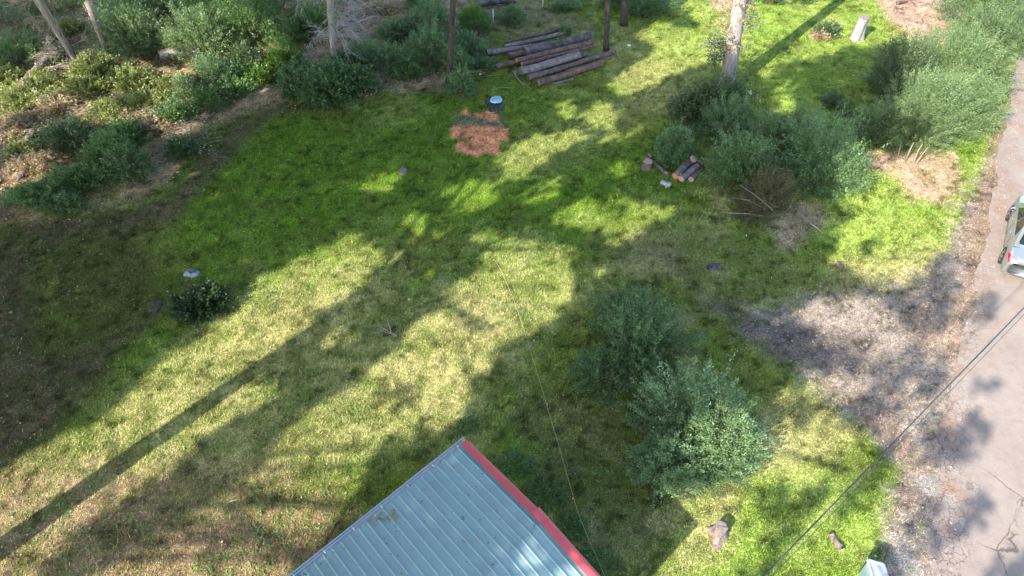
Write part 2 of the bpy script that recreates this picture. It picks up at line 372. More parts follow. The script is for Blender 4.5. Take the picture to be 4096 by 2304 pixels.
# ------------------------------------------------------------------ foliage builders
def unit(v): return v/(np.linalg.norm(v, axis=-1, keepdims=True)+1e-9)
def leaves(P, D, ln, wd, rng, up=0.5):
    """one rhombic leaf per point; D = leaf axis"""
    n = len(P); D = unit(D); N = unit(rng.normal(size=(n, 3))+np.array([0, 0, up])); S = unit(np.cross(D, N))
    ln = np.broadcast_to(ln, (n,))[:, None]; wd = np.broadcast_to(wd, (n,))[:, None]
    V = np.stack([P, P+D*ln*0.5+S*wd*0.5, P+D*ln, P+D*ln*0.5-S*wd*0.5], 1).reshape(-1, 3)
    return V, np.arange(4*n).reshape(-1, 4)
def sprays(c, rx, ry, h, ns, per, rng, lo=0.05, lump=0.35, lumpn=7, leafl=0.095, leafw=0.038, pal=((0.05, 0.09, 0.035), (0.11, 0.17, 0.07)), droop=0.0, spread=0.075, start=0.45, base_z=0.0, tip=0.25, rot=0.0):
    """leafy shoots radiating from the heart of a shrub; returns leaf verts, faces, colours, shoot ends"""
    per = int(per*1.35) if leafl < 0.096 else per; leafl, leafw = (leafl*0.82, leafw*0.8) if leafl < 0.096 else (leafl, leafw)
    th = rng.random(ns)*2*math.pi; cz = lo+(1-lo)*rng.random(ns)**0.85
    sx = np.sqrt(np.clip(1-cz*cz, 0, 1)); d = np.stack([np.cos(th)*sx, np.sin(th)*sx, cz], -1)
    L = unit(rng.normal(size=(lumpn, 3))*np.array([1, 1, 0.5])+np.array([0, 0, 0.3])); LR = rng.random(lumpn)
    k = np.argmax(d@L.T+LR*0.12, 1); near = np.max(d@L.T, 1)
    R = (1-lump*0.6)+lump*(LR[k]-0.2)+0.25*(near-0.85)+rng.normal(size=ns)*0.06
    R = np.clip(R, 0.3, 1.3)
    R = R*(1+0.28*(rng.random(ns) < 0.16)*rng.random(ns)); E_ = d*np.array([rx, ry, h])*R[:, None]
    if rot:
        cr, sr = math.cos(rot), math.sin(rot); E_[:, :2] = E_[:, :2]@np.array([[cr, sr], [-sr, cr]])
    O = rng.normal(size=(ns, 3))*np.array([rx, ry, 0])*0.10
    s = start+(1-start)*rng.random((ns, per))**0.8
    P = O[:, None]+(E_-O)[:, None]*s[..., None]
    bend = np.array([0, 0, -droop])*(s**2)[..., None]
    sp = spread*(0.9-0.6*s)[..., None]+0.02
    P = P+bend+rng.normal(size=P.shape)*sp
    P[..., 2] = np.maximum(P[..., 2]+base_z, 0.03)
    D = unit(unit(E_-O)[:, None]+rng.normal(size=P.shape)*0.6)
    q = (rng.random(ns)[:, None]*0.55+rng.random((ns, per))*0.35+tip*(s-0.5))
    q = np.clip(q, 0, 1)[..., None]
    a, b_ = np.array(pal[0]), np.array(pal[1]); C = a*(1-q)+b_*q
    P = P.reshape(-1, 3)+np.array([c[0], c[1], 0]); sz = 0.7+0.6*rng.random(len(P))
    V, Q_ = leaves(P, D.reshape(-1, 3), leafl*sz, leafw*sz, rng, 0.9)
    return V, Q_, np.repeat(C.reshape(-1, 3), 4, 0), E_+np.array([c[0], c[1], base_z]), O+np.array([c[0], c[1], 0])
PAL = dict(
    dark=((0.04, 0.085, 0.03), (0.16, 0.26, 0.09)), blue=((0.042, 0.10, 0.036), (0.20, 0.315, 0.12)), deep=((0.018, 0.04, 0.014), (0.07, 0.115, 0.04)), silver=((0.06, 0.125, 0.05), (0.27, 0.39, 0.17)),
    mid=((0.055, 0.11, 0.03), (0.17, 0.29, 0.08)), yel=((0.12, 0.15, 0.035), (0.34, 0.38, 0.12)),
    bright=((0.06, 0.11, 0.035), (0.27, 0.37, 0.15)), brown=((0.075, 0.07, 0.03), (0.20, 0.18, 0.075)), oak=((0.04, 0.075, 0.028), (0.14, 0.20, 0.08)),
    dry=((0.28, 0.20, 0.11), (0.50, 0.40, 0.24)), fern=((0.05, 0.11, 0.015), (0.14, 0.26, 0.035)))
SHRUBS = 'shrubs and bushes'
NB = [0]
def bush(name, label, cat, parts, group=SHRUBS, stems=14, stem_mat='stem', seed=None):
    """parts: list of dict(p=(u,v), rx, ry, h, n, per, pal, ...)"""
    NB[0] += 1; rng = np.random.default_rng(seed or 100+NB[0])
    c0 = at(*parts[0]['p']); root = tag(empty(name, c0), label, cat, group)
    Vs = []; Qs = []; Cs = []; n0 = 0; sb = MB()
    for p in parts[1:]:
        if stems: sb.tube([c0+[0, 0, -0.04], at(*p['p'])+[0, 0, -0.04]], 0.03, 5)
    for p in parts:
        c = at(*p['p']); kw = {k: v for k, v in p.items() if k not in ('p', 'n', 'per', 'pal', 'rx', 'ry', 'h')}
        V, Q_, C, E_, O = sprays(c, p['rx'], p.get('ry', p['rx']), p['h'], p.get('n', 200), p.get('per', 40), rng, pal=PAL[p['pal']], **kw)
        Vs.append(V); Qs.append(Q_+n0); Cs.append(C); n0 += len(V)
        for k in rng.choice(len(E_), min(stems, len(E_)), replace=False):
            t = np.linspace(0, 0.9, 6)[:, None]; a, b_ = O[k], E_[k].copy(); b_[2] = max(b_[2], 0.1)
            mid = (a+b_)/2+np.array([0, 0, 0.12])
            P = (1-t)**2*a+2*t*(1-t)*mid+t*t*b_
            sb.tube(P, np.linspace(0.022, 0.006, 6), 5, 0.1, rng=rng)
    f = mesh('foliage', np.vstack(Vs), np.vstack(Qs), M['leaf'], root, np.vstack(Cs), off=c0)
    if stems: sb.build('stems', M[stem_mat], root, off=c0)
    return root

# ------------------------------------------------------------------ shrubs
bush('shrub', 'large dark green feathery shrub wholly in shade above the half sunlit one', 'shrub', [
    dict(p=(1600, 905), rx=2.05, ry=1.95, h=2.6, n=360, per=60, pal='dark', lump=0.75, lumpn=18),
    dict(p=(1515, 960), rx=1.1, ry=1.1, h=1.3, n=150, per=50, pal='dark', lump=0.5),
    dict(p=(1560, 820), rx=1.5, ry=1.3, h=1.9, n=200, per=50, pal='dark', lump=0.5)], stems=20, seed=11)
bush('shrub', 'large silvery green shrub beside the shed, half of it in full sun', 'shrub', [
    dict(p=(1725, 1110), rx=1.9, ry=1.75, h=2.7, n=520, per=70, pal='silver', lump=0.4, lumpn=13),
    dict(p=(1665, 1180), rx=1.15, ry=1.1, h=1.9, n=220, per=60, pal='silver'),
    dict(p=(1800, 1130), rx=1.35, ry=1.3, h=2.0, n=260, per=65, pal='silver')], stems=20, seed=12)
bush('shrub', 'dark broadleaf shrub around the foot of the tall pale trunk', 'shrub', [
    dict(p=(1790, 300), rx=1.9, ry=1.5, h=2.4, n=330, per=42, pal='oak', leafl=0.11, leafw=0.06),
    dict(p=(1735, 300), rx=1.1, h=1.5, n=120, per=40, pal='oak', leafl=0.11, leafw=0.06)], seed=13)
bush('shrub', 'tall dark blue green shrub right behind the firewood pile', 'shrub', [
    dict(p=(1860, 455), rx=1.75, ry=1.6, h=3.0, n=480, per=56, pal='blue', lump=0.5),
    dict(p=(1815, 350), rx=1.3, ry=1.2, h=2.3, n=220, per=50, pal='blue')], seed=14)
bush('shrub', 'broad blue green shrub with sunlit shoots on its right, beside the bare soil patch', 'shrub', [
    dict(p=(2040, 465), rx=1.9, ry=1.7, h=2.9, n=520, per=56, pal='blue', lump=0.5),
    dict(p=(2000, 400), rx=1.5, ry=1.2, h=2.4, n=260, per=50, pal='blue'),
    dict(p=(1930, 395), rx=1.3, h=2.3, n=200, per=50, pal='blue')], seed=15)
bush('shrub', 'small soft green shrub left of the firewood pile', 'shrub', [
    dict(p=(1690, 405), rx=1.0, ry=1.0, h=1.9, n=240, per=50, pal='blue', lump=0.3)], seed=16)
bush('shrub', 'thin olive brown shrub with bare arching stems in front of the blue green shrub', 'shrub', [
    dict(p=(1920, 520), rx=1.3, ry=1.05, h=2.0, n=380, per=60, pal='brown', leafl=0.07, leafw=0.022),
    dict(p=(1890, 545), rx=0.9, ry=0.8, h=1.0, n=240, per=50, pal='brown', leafl=0.07, leafw=0.022)], stems=16, stem_mat='twig', seed=17)
bush('shrub', 'very large light green shrub leaning over the road edge', 'shrub', [
    dict(p=(2290, 345), rx=2.5, ry=2.1, h=2.9, n=760, per=60, pal='bright', leafl=0.085, leafw=0.026, lump=0.45, lumpn=12),
    dict(p=(2395, 300), rx=2.2, ry=2.1, h=2.8, n=640, per=60, pal='bright', leafl=0.085, leafw=0.026, lump=0.4),
    dict(p=(2360, 215), rx=2.5, ry=2.1, h=3.0, n=640, per=60, pal='bright', leafl=0.085, leafw=0.026, lump=0.4),
    dict(p=(2250, 245), rx=1.5, ry=1.7, h=2.9, n=420, per=56, pal='oak', lump=0.4),
    dict(p=(2195, 345), rx=1.5, ry=1.3, h=1.8, n=300, per=56, pal='bright', lump=0.4),
    dict(p=(2450, 215), rx=1.7, ry=2.0, h=2.2, n=320, per=56, pal='bright')], stems=12, seed=18)
bush('shrub', 'light green shrub in the far top right corner by the road', 'shrub', [
    dict(p=(2500, 120), rx=2.9, ry=2.4, h=2.4, n=620, per=56, pal='bright', leafl=0.09, leafw=0.03),
    dict(p=(2460, 50), rx=2.5, ry=2.5, h=2.0, n=420, per=56, pal='mid', leafl=0.09, leafw=0.03),
    dict(p=(2560, 60), rx=2.2, ry=2.5, h=2.6, n=380, per=56, pal='bright', leafl=0.09, leafw=0.03)], seed=19)
bush('shrub', 'low scrubby shrub with dry brown leaves behind the tall pale trunk', 'shrub', [
    dict(p=(2075, 88), rx=1.0, ry=0.8, h=0.8, n=110, per=26, pal='oak', leafl=0.10, leafw=0.05),
    dict(p=(2060, 96), rx=0.6, ry=0.45, h=0.35, n=50, per=20, pal='dry', leafl=0.12, leafw=0.06)], seed=20)
bush('shrub', 'small dark ragged shrub on the lawn left of the very large green shrub', 'shrub', [
    dict(p=(2090, 262), rx=0.75, ry=0.9, h=0.7, n=70, per=26, pal='dark', leafl=0.09, leafw=0.05),
    dict(p=(2125, 290), rx=0.6, ry=0.6, h=0.8, n=60, per=26, pal='blue')], seed=21)
bush('shrub', 'round dark green bush beside the pale boulder', 'shrub', [
    dict(p=(512, 768), rx=1.12, ry=0.95, h=1.0, n=240, per=44, pal='deep', leafl=0.10, leafw=0.06, lump=0.6)], seed=22)
bush('shrub', 'wide dark broadleaf thicket at the foot of the dead white trunk', 'shrub', [
    dict(p=(835, 235), rx=2.0, ry=1.6, h=1.9, n=380, per=40, pal='dark', leafl=0.13, leafw=0.06),
    dict(p=(770, 225), rx=1.5, ry=1.2, h=1.5, n=220, per=40, pal='dark', leafl=0.13, leafw=0.06),
    dict(p=(900, 225), rx=1.2, ry=1.0, h=1.3, n=140, per=40, pal='dark', leafl=0.13, leafw=0.06)], seed=23)
bush('shrub', 'tall pale green shrub between the two leaning dead trunks and the fallen log', 'shrub', [
    dict(p=(350, 130), rx=2.2, ry=2.0, h=2.8, n=440, per=46, pal='bright', leafl=0.10, leafw=0.04),
    dict(p=(330, 60), rx=2.0, ry=2.0, h=2.6, n=300, per=46, pal='bright', leafl=0.10, leafw=0.04)], seed=24)
bush('shrub', 'sunlit yellow green shrub at the foot of the dead trunks', 'shrub', [
    dict(p=(250, 195), rx=1.3, ry=1.1, h=1.2, n=220, per=36, pal='yel', leafl=0.11, leafw=0.06),
    dict(p=(225, 235), rx=1.2, ry=0.9, h=0.7, n=150, per=36, pal='yel', leafl=0.11, leafw=0.06),
    dict(p=(330, 215), rx=1.4, ry=1.1, h=0.9, n=180, per=36, pal='yel', leafl=0.11, leafw=0.06)], seed=25)
bush('shrub', 'tall sunlit green shrub right of the fallen log in the wood', 'shrub', [
    dict(p=(520, 140), rx=2.0, ry=1.7, h=2.6, n=400, per=46, pal='bright', leafl=0.10, leafw=0.04),
    dict(p=(540, 60), rx=2.1, ry=2.2, h=3.0, n=360, per=46, pal='mid', leafl=0.10, leafw=0.04)], seed=26)
bush('shrub', 'dark green shrub at the back of the wood', 'shrub', [
    dict(p=(640, 90), rx=2.2, ry=2.4, h=2.8, n=380, per=46, pal='mid', leafl=0.10, leafw=0.04),
    dict(p=(700, 30), rx=2.2, ry=2.4, h=2.8, n=300, per=46, pal='mid', leafl=0.10, leafw=0.04)], seed=27)
bush('shrub', 'dark green shrub on the lawn edge below the fallen log', 'shrub', [
    dict(p=(555, 215), rx=1.3, ry=1.2, h=1.8, n=230, per=44, pal='blue'),
    dict(p=(520, 265), rx=1.1, ry=1.0, h=1.0, n=130, per=40, pal='mid')], seed=28)
bush('fern', 'yellow green fern clump left of the dark thicket', 'fern', [
    dict(p=(715, 160), rx=1.2, ry=1.1, h=1.1, n=150, per=40, pal='fern', leafl=0.12, leafw=0.03, start=0.15),
    dict(p=(660, 200), rx=1.3, ry=0.9, h=0.7, n=120, per=36, pal='fern', leafl=0.12, leafw=0.05, start=0.2)], stems=0, seed=29)
bush('shrub', 'wide dark low shrub on the bank at the left edge of the lawn', 'shrub', [
    dict(p=(290, 405), rx=1.5, ry=1.2, h=1.6, n=260, per=44, pal='mid', lump=0.5),
    dict(p=(220, 460), rx=1.7, ry=1.0, h=0.9, n=220, per=44, pal='mid'),
    dict(p=(330, 440), rx=1.2, ry=1.0, h=1.1, n=160, per=44, pal='dark')], seed=30)
bush('shrub', 'open woody shrub with pale leaf edges on the sunny bank', 'shrub', [
    dict(p=(185, 365), rx=1.6, ry=1.2, h=1.3, n=200, per=30, pal='oak', leafl=0.11, leafw=0.05)], stems=30, stem_mat='twig', seed=31)
bush('shrub', 'low dark ground shrub at the left edge of the photo', 'shrub', [
    dict(p=(95, 505), rx=1.4, ry=1.0, h=0.9, n=170, per=40, pal='mid'),
    dict(p=(160, 525), rx=1.1, ry=0.7, h=0.7, n=110, per=40, pal='dark')], seed=32)
bush('shrub', 'dull blue green shrub between the dead white trunk and the charred trunk', 'shrub', [
    dict(p=(975, 165), rx=1.9, ry=1.3, h=1.4, n=260, per=42, pal='blue'),
    dict(p=(930, 150), rx=1.3, ry=1.0, h=1.2, n=130, per=42, pal='blue')], seed=33)
bush('shrub', 'tall dull blue green shrub just left of the charred trunk', 'shrub', [
    dict(p=(1085, 155), rx=1.4, ry=1.6, h=2.2, n=280, per=46, pal='blue'),
    dict(p=(1090, 80), rx=1.4, ry=1.9, h=2.2, n=240, per=46, pal='blue')], seed=34)
bush('shrub', 'slim green shrub just right of the charred trunk', 'shrub', [
    dict(p=(1162, 235), rx=0.85, ry=0.8, h=1.7, n=170, per=44, pal='blue', lump=0.3),
    dict(p=(1150, 180), rx=0.8, ry=1.0, h=1.5, n=110, per=44, pal='blue')], seed=35)
bush('shrub', 'yellow green shrub at the top behind the log stack', 'shrub', [
    dict(p=(1195, 70), rx=1.0, ry=1.1, h=1.3, n=170, per=40, pal='fern', leafl=0.09, leafw=0.04)], seed=36)
bush('shrub', 'small dark shrub behind the log stack', 'shrub', [
    dict(p=(1288, 55), rx=0.8, ry=0.9, h=0.9, n=100, per=40, pal='dark')], seed=37)
bush('shrub', 'tiny green seedling shrub touching the back of the log stack', 'shrub', [
    dict(p=(1422, 85), rx=0.38, ry=0.3, h=0.6, n=40, per=30, pal='mid')], seed=38)
bush('shrub', 'dark shaded shrub at the top edge between slim trunk and lawn', 'shrub', [
    dict(p=(1630, 32), rx=1.7, ry=1.0, h=1.3, n=220, per=44, pal='blue'),
    dict(p=(1560, 8), rx=1.3, ry=1.0, h=1.2, n=120, per=44, pal='dark')], seed=39)
bush('shrub', 'dark shrub in the shady top left corner', 'shrub', [
    dict(p=(50, 150), rx=2.3, ry=1.8, h=1.4, n=260, per=40, pal='mid'),
    dict(p=(30, 60), rx=2.6, ry=2.5, h=1.8, n=260, per=40, pal='dark'),
    dict(p=(140, 30), rx=1.6, ry=2.2, h=1.2, n=160, per=40, pal='yel')], seed=40)
bush('shrub', 'small leafy shrub with a dry crown at the top edge right of the pale trunk', 'shrub', [
    dict(p=(1940, 4), rx=0.8, ry=0.6, h=0.5, n=60, per=30, pal='oak', leafl=0.09, leafw=0.05)], seed=41)
bush('shrub', 'small green shrub at the top edge near the wood chips', 'shrub', [
    dict(p=(2020, 3), rx=0.8, ry=0.6, h=0.5, n=60, per=30, pal='mid', leafl=0.09, leafw=0.05)], seed=42)
bush('weed_clump', 'dark rank weeds growing under the red gable edge of the shed', 'weeds', [
    dict(p=(1300, 1175), rx=0.7, ry=0.55, h=0.14, n=45, per=26, pal='mid', leafl=0.08, leafw=0.035),
    dict(p=(1370, 1250), rx=0.7, ry=0.55, h=0.14, n=45, per=26, pal='mid', leafl=0.08, leafw=0.035),
    dict(p=(1440, 1330), rx=0.7, ry=0.55, h=0.14, n=45, per=26, pal='mid', leafl=0.08, leafw=0.035),
    dict(p=(1500, 1410), rx=0.7, ry=0.55, h=0.14, n=45, per=26, pal='mid', leafl=0.08, leafw=0.035)], group=None, stems=0, seed=43)
bush('weed_clump', 'blue green weed clump on the lawn near the shed gutter corner', 'weeds', [
    dict(p=(1170, 1075), rx=0.5, ry=0.35, h=0.2, n=30, per=24, pal='mid', leafl=0.08, leafw=0.03)], group=None, stems=0, seed=44)

for i, (uv, rx, h, pl, n_, lb) in enumerate([
    ((420, 45), 1.8, 1.8, 'bright', 260, 'sunny light green shrub at the top edge left of the tall sunlit one'),
    ((450, 130), 1.3, 1.3, 'bright', 200, 'small sunlit shrub just left of the fallen thick log'),
    ((180, 90), 1.4, 1.2, 'yel', 170, 'thin yellow green shrub behind the twiggy dead trunk'),
    ((790, 70), 1.9, 1.6, 'mid', 240, 'green shrub behind the dead white trunk to its left'),
    ((740, 110), 1.5, 1.3, 'mid', 190, 'green shrub above the yellow green fern'),
    ((880, 160), 1.3, 0.9, 'blue', 150, 'low dull shrub right of the foot of the dead white trunk'),
    ((1010, 95), 1.5, 1.1, 'blue', 190, 'low dull shrub behind the slender fallen pole'),
    ((1030, 190), 1.2, 0.7, 'dark', 120, 'low dark brush in the gap before the charred trunk'),
    ((1170, 130), 1.2, 0.9, 'blue', 150, 'low blue green brush left of the log stack'),
    ((1215, 165), 0.9, 0.5, 'dark', 80, 'low dark brush touching the left end of the log stack'),
    ((1060, 10), 1.6, 1.2, 'mid', 170, 'green shrub at the top edge above the charred trunk'),
    ((610, 165), 1.3, 1.4, 'oak', 200, 'dark shrub in the middle of the wood behind the ferns'),
    ((600, 235), 1.2, 0.8, 'mid', 150, 'low green shrub at the lawn edge below the ferns'),
    ((60, 260), 1.5, 0.8, 'yel', 170, 'low yellow green bramble at the left edge beside the broken trunk'),
    ((380, 265), 1.2, 0.6, 'yel', 130, 'low yellow green bramble in the sunny woodland gap'),
    ((270, 285), 1.2, 0.6, 'yel', 120, 'low bramble left of the sunny woodland gap'),
    ((455, 385), 0.9, 0.7, 'oak', 100, 'scrubby grey bush at the end of the sunny bank'),
    ((330, 355), 1.3, 1.0, 'mid', 170, 'green shrub on the bank where the shade begins'),
    ((60, 380), 1.0, 0.5, 'yel', 90, 'low yellow weeds at the left edge on the sunny bank'),
    ((30, 205), 1.3, 0.9, 'yel', 170, 'yellow green bush at the left edge below the dark corner shrub'),
    ((110, 215), 1.1, 0.6, 'yel', 120, 'low yellow green bush between the broken trunk and the edge'),
    ((140, 275), 1.2, 0.5, 'dry', 110, 'heap of pale dead brush below the broken trunk'),
    ((40, 320), 1.4, 0.6, 'dry', 150, 'pale dead brush heap at the left edge on the sunny bank'),
    ((80, 420), 1.2, 0.5, 'dry', 110, 'pale brush heap at the left edge above the shaded shrub'),
    ((430, 220), 1.1, 0.7, 'yel', 140, 'yellow green bramble right under the fallen thick log'),
    ((380, 330), 1.1, 0.5, 'dry', 100, 'heap of dead twiggy brush where the bank meets the shade'),
    ((445, 300), 1.0, 0.8, 'mid', 130, 'green bramble on the right of the dead twig heap'),
    ((310, 320), 1.0, 0.5, 'yel', 100, 'low sunlit bramble in the middle of the bank'),
    ((470, 245), 1.1, 1.0, 'bright', 150, 'bright green shrub between the fallen log and the lawn edge'),
    ((120, 150), 1.3, 0.8, 'oak', 130, 'dull shrub left of the twiggy dead trunk'),
    ((960, 25), 1.3, 0.7, 'dry', 110, 'pale dead brush heap at the top edge behind the slender pole'),
    ((1420, 25), 1.0, 0.6, 'dark', 80, 'low dark brush at the top edge above the log stack')]):
    bush('shrub', lb, 'shrub', [dict(p=uv, rx=rx, ry=rx*0.85, h=h, n=n_, per=38, pal=pl, leafl=0.11, leafw=0.05, lump=0.8, lumpn=9, start=0.3)], stems=6, seed=300+i)

# ------------------------------------------------------------------ trunks in view
def trunk_pts(base, top_uv_line, htop, n=14, wob=0.05, rng=RNG):
    """base px on the ground, a second px the trunk passes, height of the top"""
    b = at(*base); u2, v2 = top_uv_line
    # height at which a point above the base row of ground lines up with (u2, v2), keeping y fixed
    dx = (u2*K-2048)/F; dy = (1152-v2*K)/F; rz = -sT+dy*cT; ry = cT+dy*sT
    t = b[1]/ry; z2 = H+rz*t; x2 = dx*t
    sl = (x2-b[0])/max(z2, 0.3)
    z = np.linspace(0, htop, n)
    P = np.stack([b[0]+sl*z, np.full(n, b[1]), z], -1)
    P[1:, :2] += np.cumsum(rng.normal(size=(n-1, 2))*wob, 0)*np.linspace(0, 1, n-1)[:, None]
    return P
def twigs(mb, P0, D0, L, rng, r=0.018, depth=2, kids=5, droop=0.0):
    n = 7; t = np.linspace(0, 1, n)
    D0 = D0/np.linalg.norm(D0); side = unit(rng.normal(size=3))
    P = P0+np.outer(t, D0)*L+np.outer(t**2, side)*L*0.22+np.outer(t**2, [0, 0, -1])*droop*L
    mb.tube(P, np.linspace(r, r*0.35, n), 4, 0.05, cap=False, rng=rng)
    if depth > 0:
        for k in range(kids):
            s = 0.25+0.7*rng.random(); p = P[int(s*(n-1))]
            twigs(mb, p, D0*0.9+rng.normal(size=3)*0.55, L*(0.35+0.3*rng.random()), rng, r*0.6, depth-1, kids, droop)
def dead_tree(name, label, P, rad, mat, twig_mat, nbr, zr, bl, seed, droop=0.0, crown=None, kids=5, depth=2, rr=0.018, group='dead tree trunks'):
    rng = np.random.default_rng(seed); root = tag(empty(name, P[0]), label, 'tree', group)
    mb = MB(); n = 46; zi = np.linspace(0, 1, n); idx = np.linspace(0, 1, len(P))
    PP = np.stack([np.interp(zi, idx, P[:, k]) for k in range(3)], -1)
    R = np.interp(zi, np.linspace(0, 1, len(rad)), rad)
    R[0] *= 1.35; R[1] *= 1.1
    mb.tube(PP, R, 14, 0.10, rng=rng); mb.build('trunk', M[mat], root)
    if nbr:
        tb = MB()
        for k in range(nbr):
            z = zr[0]+(zr[1]-zr[0])*rng.random()
            p = np.array([np.interp(z, P[:, 2], P[:, 0]), np.interp(z, P[:, 2], P[:, 1]), z]); a = rng.random()*2*math.pi
            twigs(tb, p, np.array([math.cos(a), math.sin(a), 0.25*rng.normal()]), bl*(0.5+0.6*rng.random()), rng, rr, depth, kids, droop)
        tb.build('dead_branches', M[twig_mat], root)
    return root, PP, R
P_ = trunk_pts((200, 168), (97, 0), 9)
dead_tree('dead_tree', 'bleached leaning dead trunk with many bare twigs, leftmost of the dead trunks', P_, (0.13, 0.19, 0.15, 0.08), 'bark_dead', 'twig', 30, (0.7, 6), 1.5, 51, kids=6)
P_ = trunk_pts((277, 153), (220, 0), 8)
dead_tree('dead_tree', 'leaning dead trunk with rough bark and few branches, right of the twiggy one', P_, (0.12, 0.18, 0.15, 0.07), 'bark_dead', 'twig', 7, (2.2, 6), 1.0, 52)
P_ = trunk_pts((841, 172), (831, 0), 8, wob=0.02)
dead_tree('dead_tree', 'white peeling dead trunk with a fan of drooping grey branches', P_, (0.09, 0.17, 0.15, 0.08), 'bark_pale', 'twig_grey', 34, (1.4, 6), 1.9, 53, droop=0.25, kids=7)
def live_tree(name, label, P, rad, mat, seed, crown_n=16, crown_r=2.4, pal='mid', group='tall trees in view', cat='tree'):
    root, PP, R = dead_tree(name, label, P, rad, mat, 'twig', 0, (0, 1), 1, seed, group=group)
    rng = np.random.default_rng(seed+500); top = P[-1]; bm_ = MB(); Vs = []; Qs = []; Cs = []; n0 = 0
    for k in range(crown_n):
        a = rng.random()*6.28; s = 0.55+0.45*rng.random(); z = P[0][2]+s*(P[-1][2]-P[0][2])
        p = np.array([np.interp(z, P[:, 2], P[:, 0]), np.interp(z, P[:, 2], P[:, 1]), z])
        e = p+np.array([math.cos(a), math.sin(a), 0.5])*crown_r*(0.5+0.7*rng.random())*(1.2-0.6*s)
        e[2] = max(e[2], 7.0)
        bm_.tube(np.linspace(p, e, 5), np.linspace(0.07, 0.02, 5), 5, 0.1, rng=rng)
        q = e+rng.normal(size=(420, 3))*np.array([0.7, 0.7, 0.45]); V, Q_ = leaves(q, rng.normal(size=q.shape), 0.16, 0.07, rng)
        c = np.array(PAL[pal][0])+(np.array(PAL[pal][1])-np.array(PAL[pal][0]))*rng.random((len(q), 1))
        Vs.append(V); Qs.append(Q_+n0); n0 += len(V); Cs.append(np.repeat(c, 4, 0))
    bm_.build('branches', M[mat], root); mesh('crown', np.vstack(Vs), np.vstack(Qs), M['leaf'], root, np.vstack(Cs))
    return root, PP, R
P_ = trunk_pts((1131, 208), (1140, 0), 14, wob=0.02)
live_tree('charred_tree', 'slim dark charred trunk at the wood edge between two green shrubs', P_, (0.17, 0.11, 0.10, 0.08), 'bark_dark', 54, 5, 1.3, group=None)
P_ = trunk_pts((1525, 124), (1529, 0), 14, wob=0.02)
live_tree('slim_tree', 'slim brown trunk standing at the right end of the log stack', P_, (0.15, 0.125, 0.11, 0.08), 'bark_dark', 55, 5, 1.3, group=None)
P_ = trunk_pts((1569, 62), (1572, 0), 14, wob=0.02)
live_tree('slim_tree', 'slim black trunk at the top edge right of the brown trunk', P_, (0.17, 0.14, 0.12, 0.08), 'bark_dark', 56, 5, 1.3, group=None)
P_ = trunk_pts((1826, 225), (1862, 0), 17, wob=0.015)
big, PP, R = live_tree('big_tree', 'tall thick pale grey trunk with leafy shoots high on it', P_, (0.36, 0.29, 0.27, 0.2), 'bark_pale', 57, 16, 2.0, group=None)
rng = np.random.default_rng(77); Vs = []; Qs = []; Cs = []; n0 = 0; tb = MB()
for k in range(70):        # epicormic shoots
    z = 2.2+2.8*rng.random() if k > 26 else 1.5+1.2*rng.random()
    p = np.array([np.interp(z, P_[:, 2], P_[:, 0]), np.interp(z, P_[:, 2], P_[:, 1]), z])
    a = rng.random()*6.28 if k > 26 else math.pi+rng.normal()*0.35
    L = 0.35+0.5*rng.random() if k > 26 else 0.6+0.6*rng.random()
    e = p+np.array([math.cos(a), math.sin(a)*0.9, 0.1])*(0.25+L)
    tb.tube(np.linspace(p, e, 5), np.linspace(0.018, 0.006, 5), 4, 0.1, rng=rng)
    q = p+(e-p)*(0.35+0.7*rng.random((26, 1)))+rng.normal(size=(26, 3))*0.09
    V, Q_ = leaves(q, rng.normal(size=q.shape), 0.12, 0.065, rng); pl = PAL['dry'] if (k > 26 and rng.random() < 0.6) else PAL['oak']
    c = np.array(pl[0])+(np.array(pl[1])-np.array(pl[0]))*rng.random((len(q), 1))
    Vs.append(V); Qs.append(Q_+n0); n0 += len(V); Cs.append(np.repeat(c, 4, 0))
tb.build('side_shoots', M['twig'], big); mesh('shoot_leaves', np.vstack(Vs), np.vstack(Qs), M['leaf'], big, np.vstack(Cs))

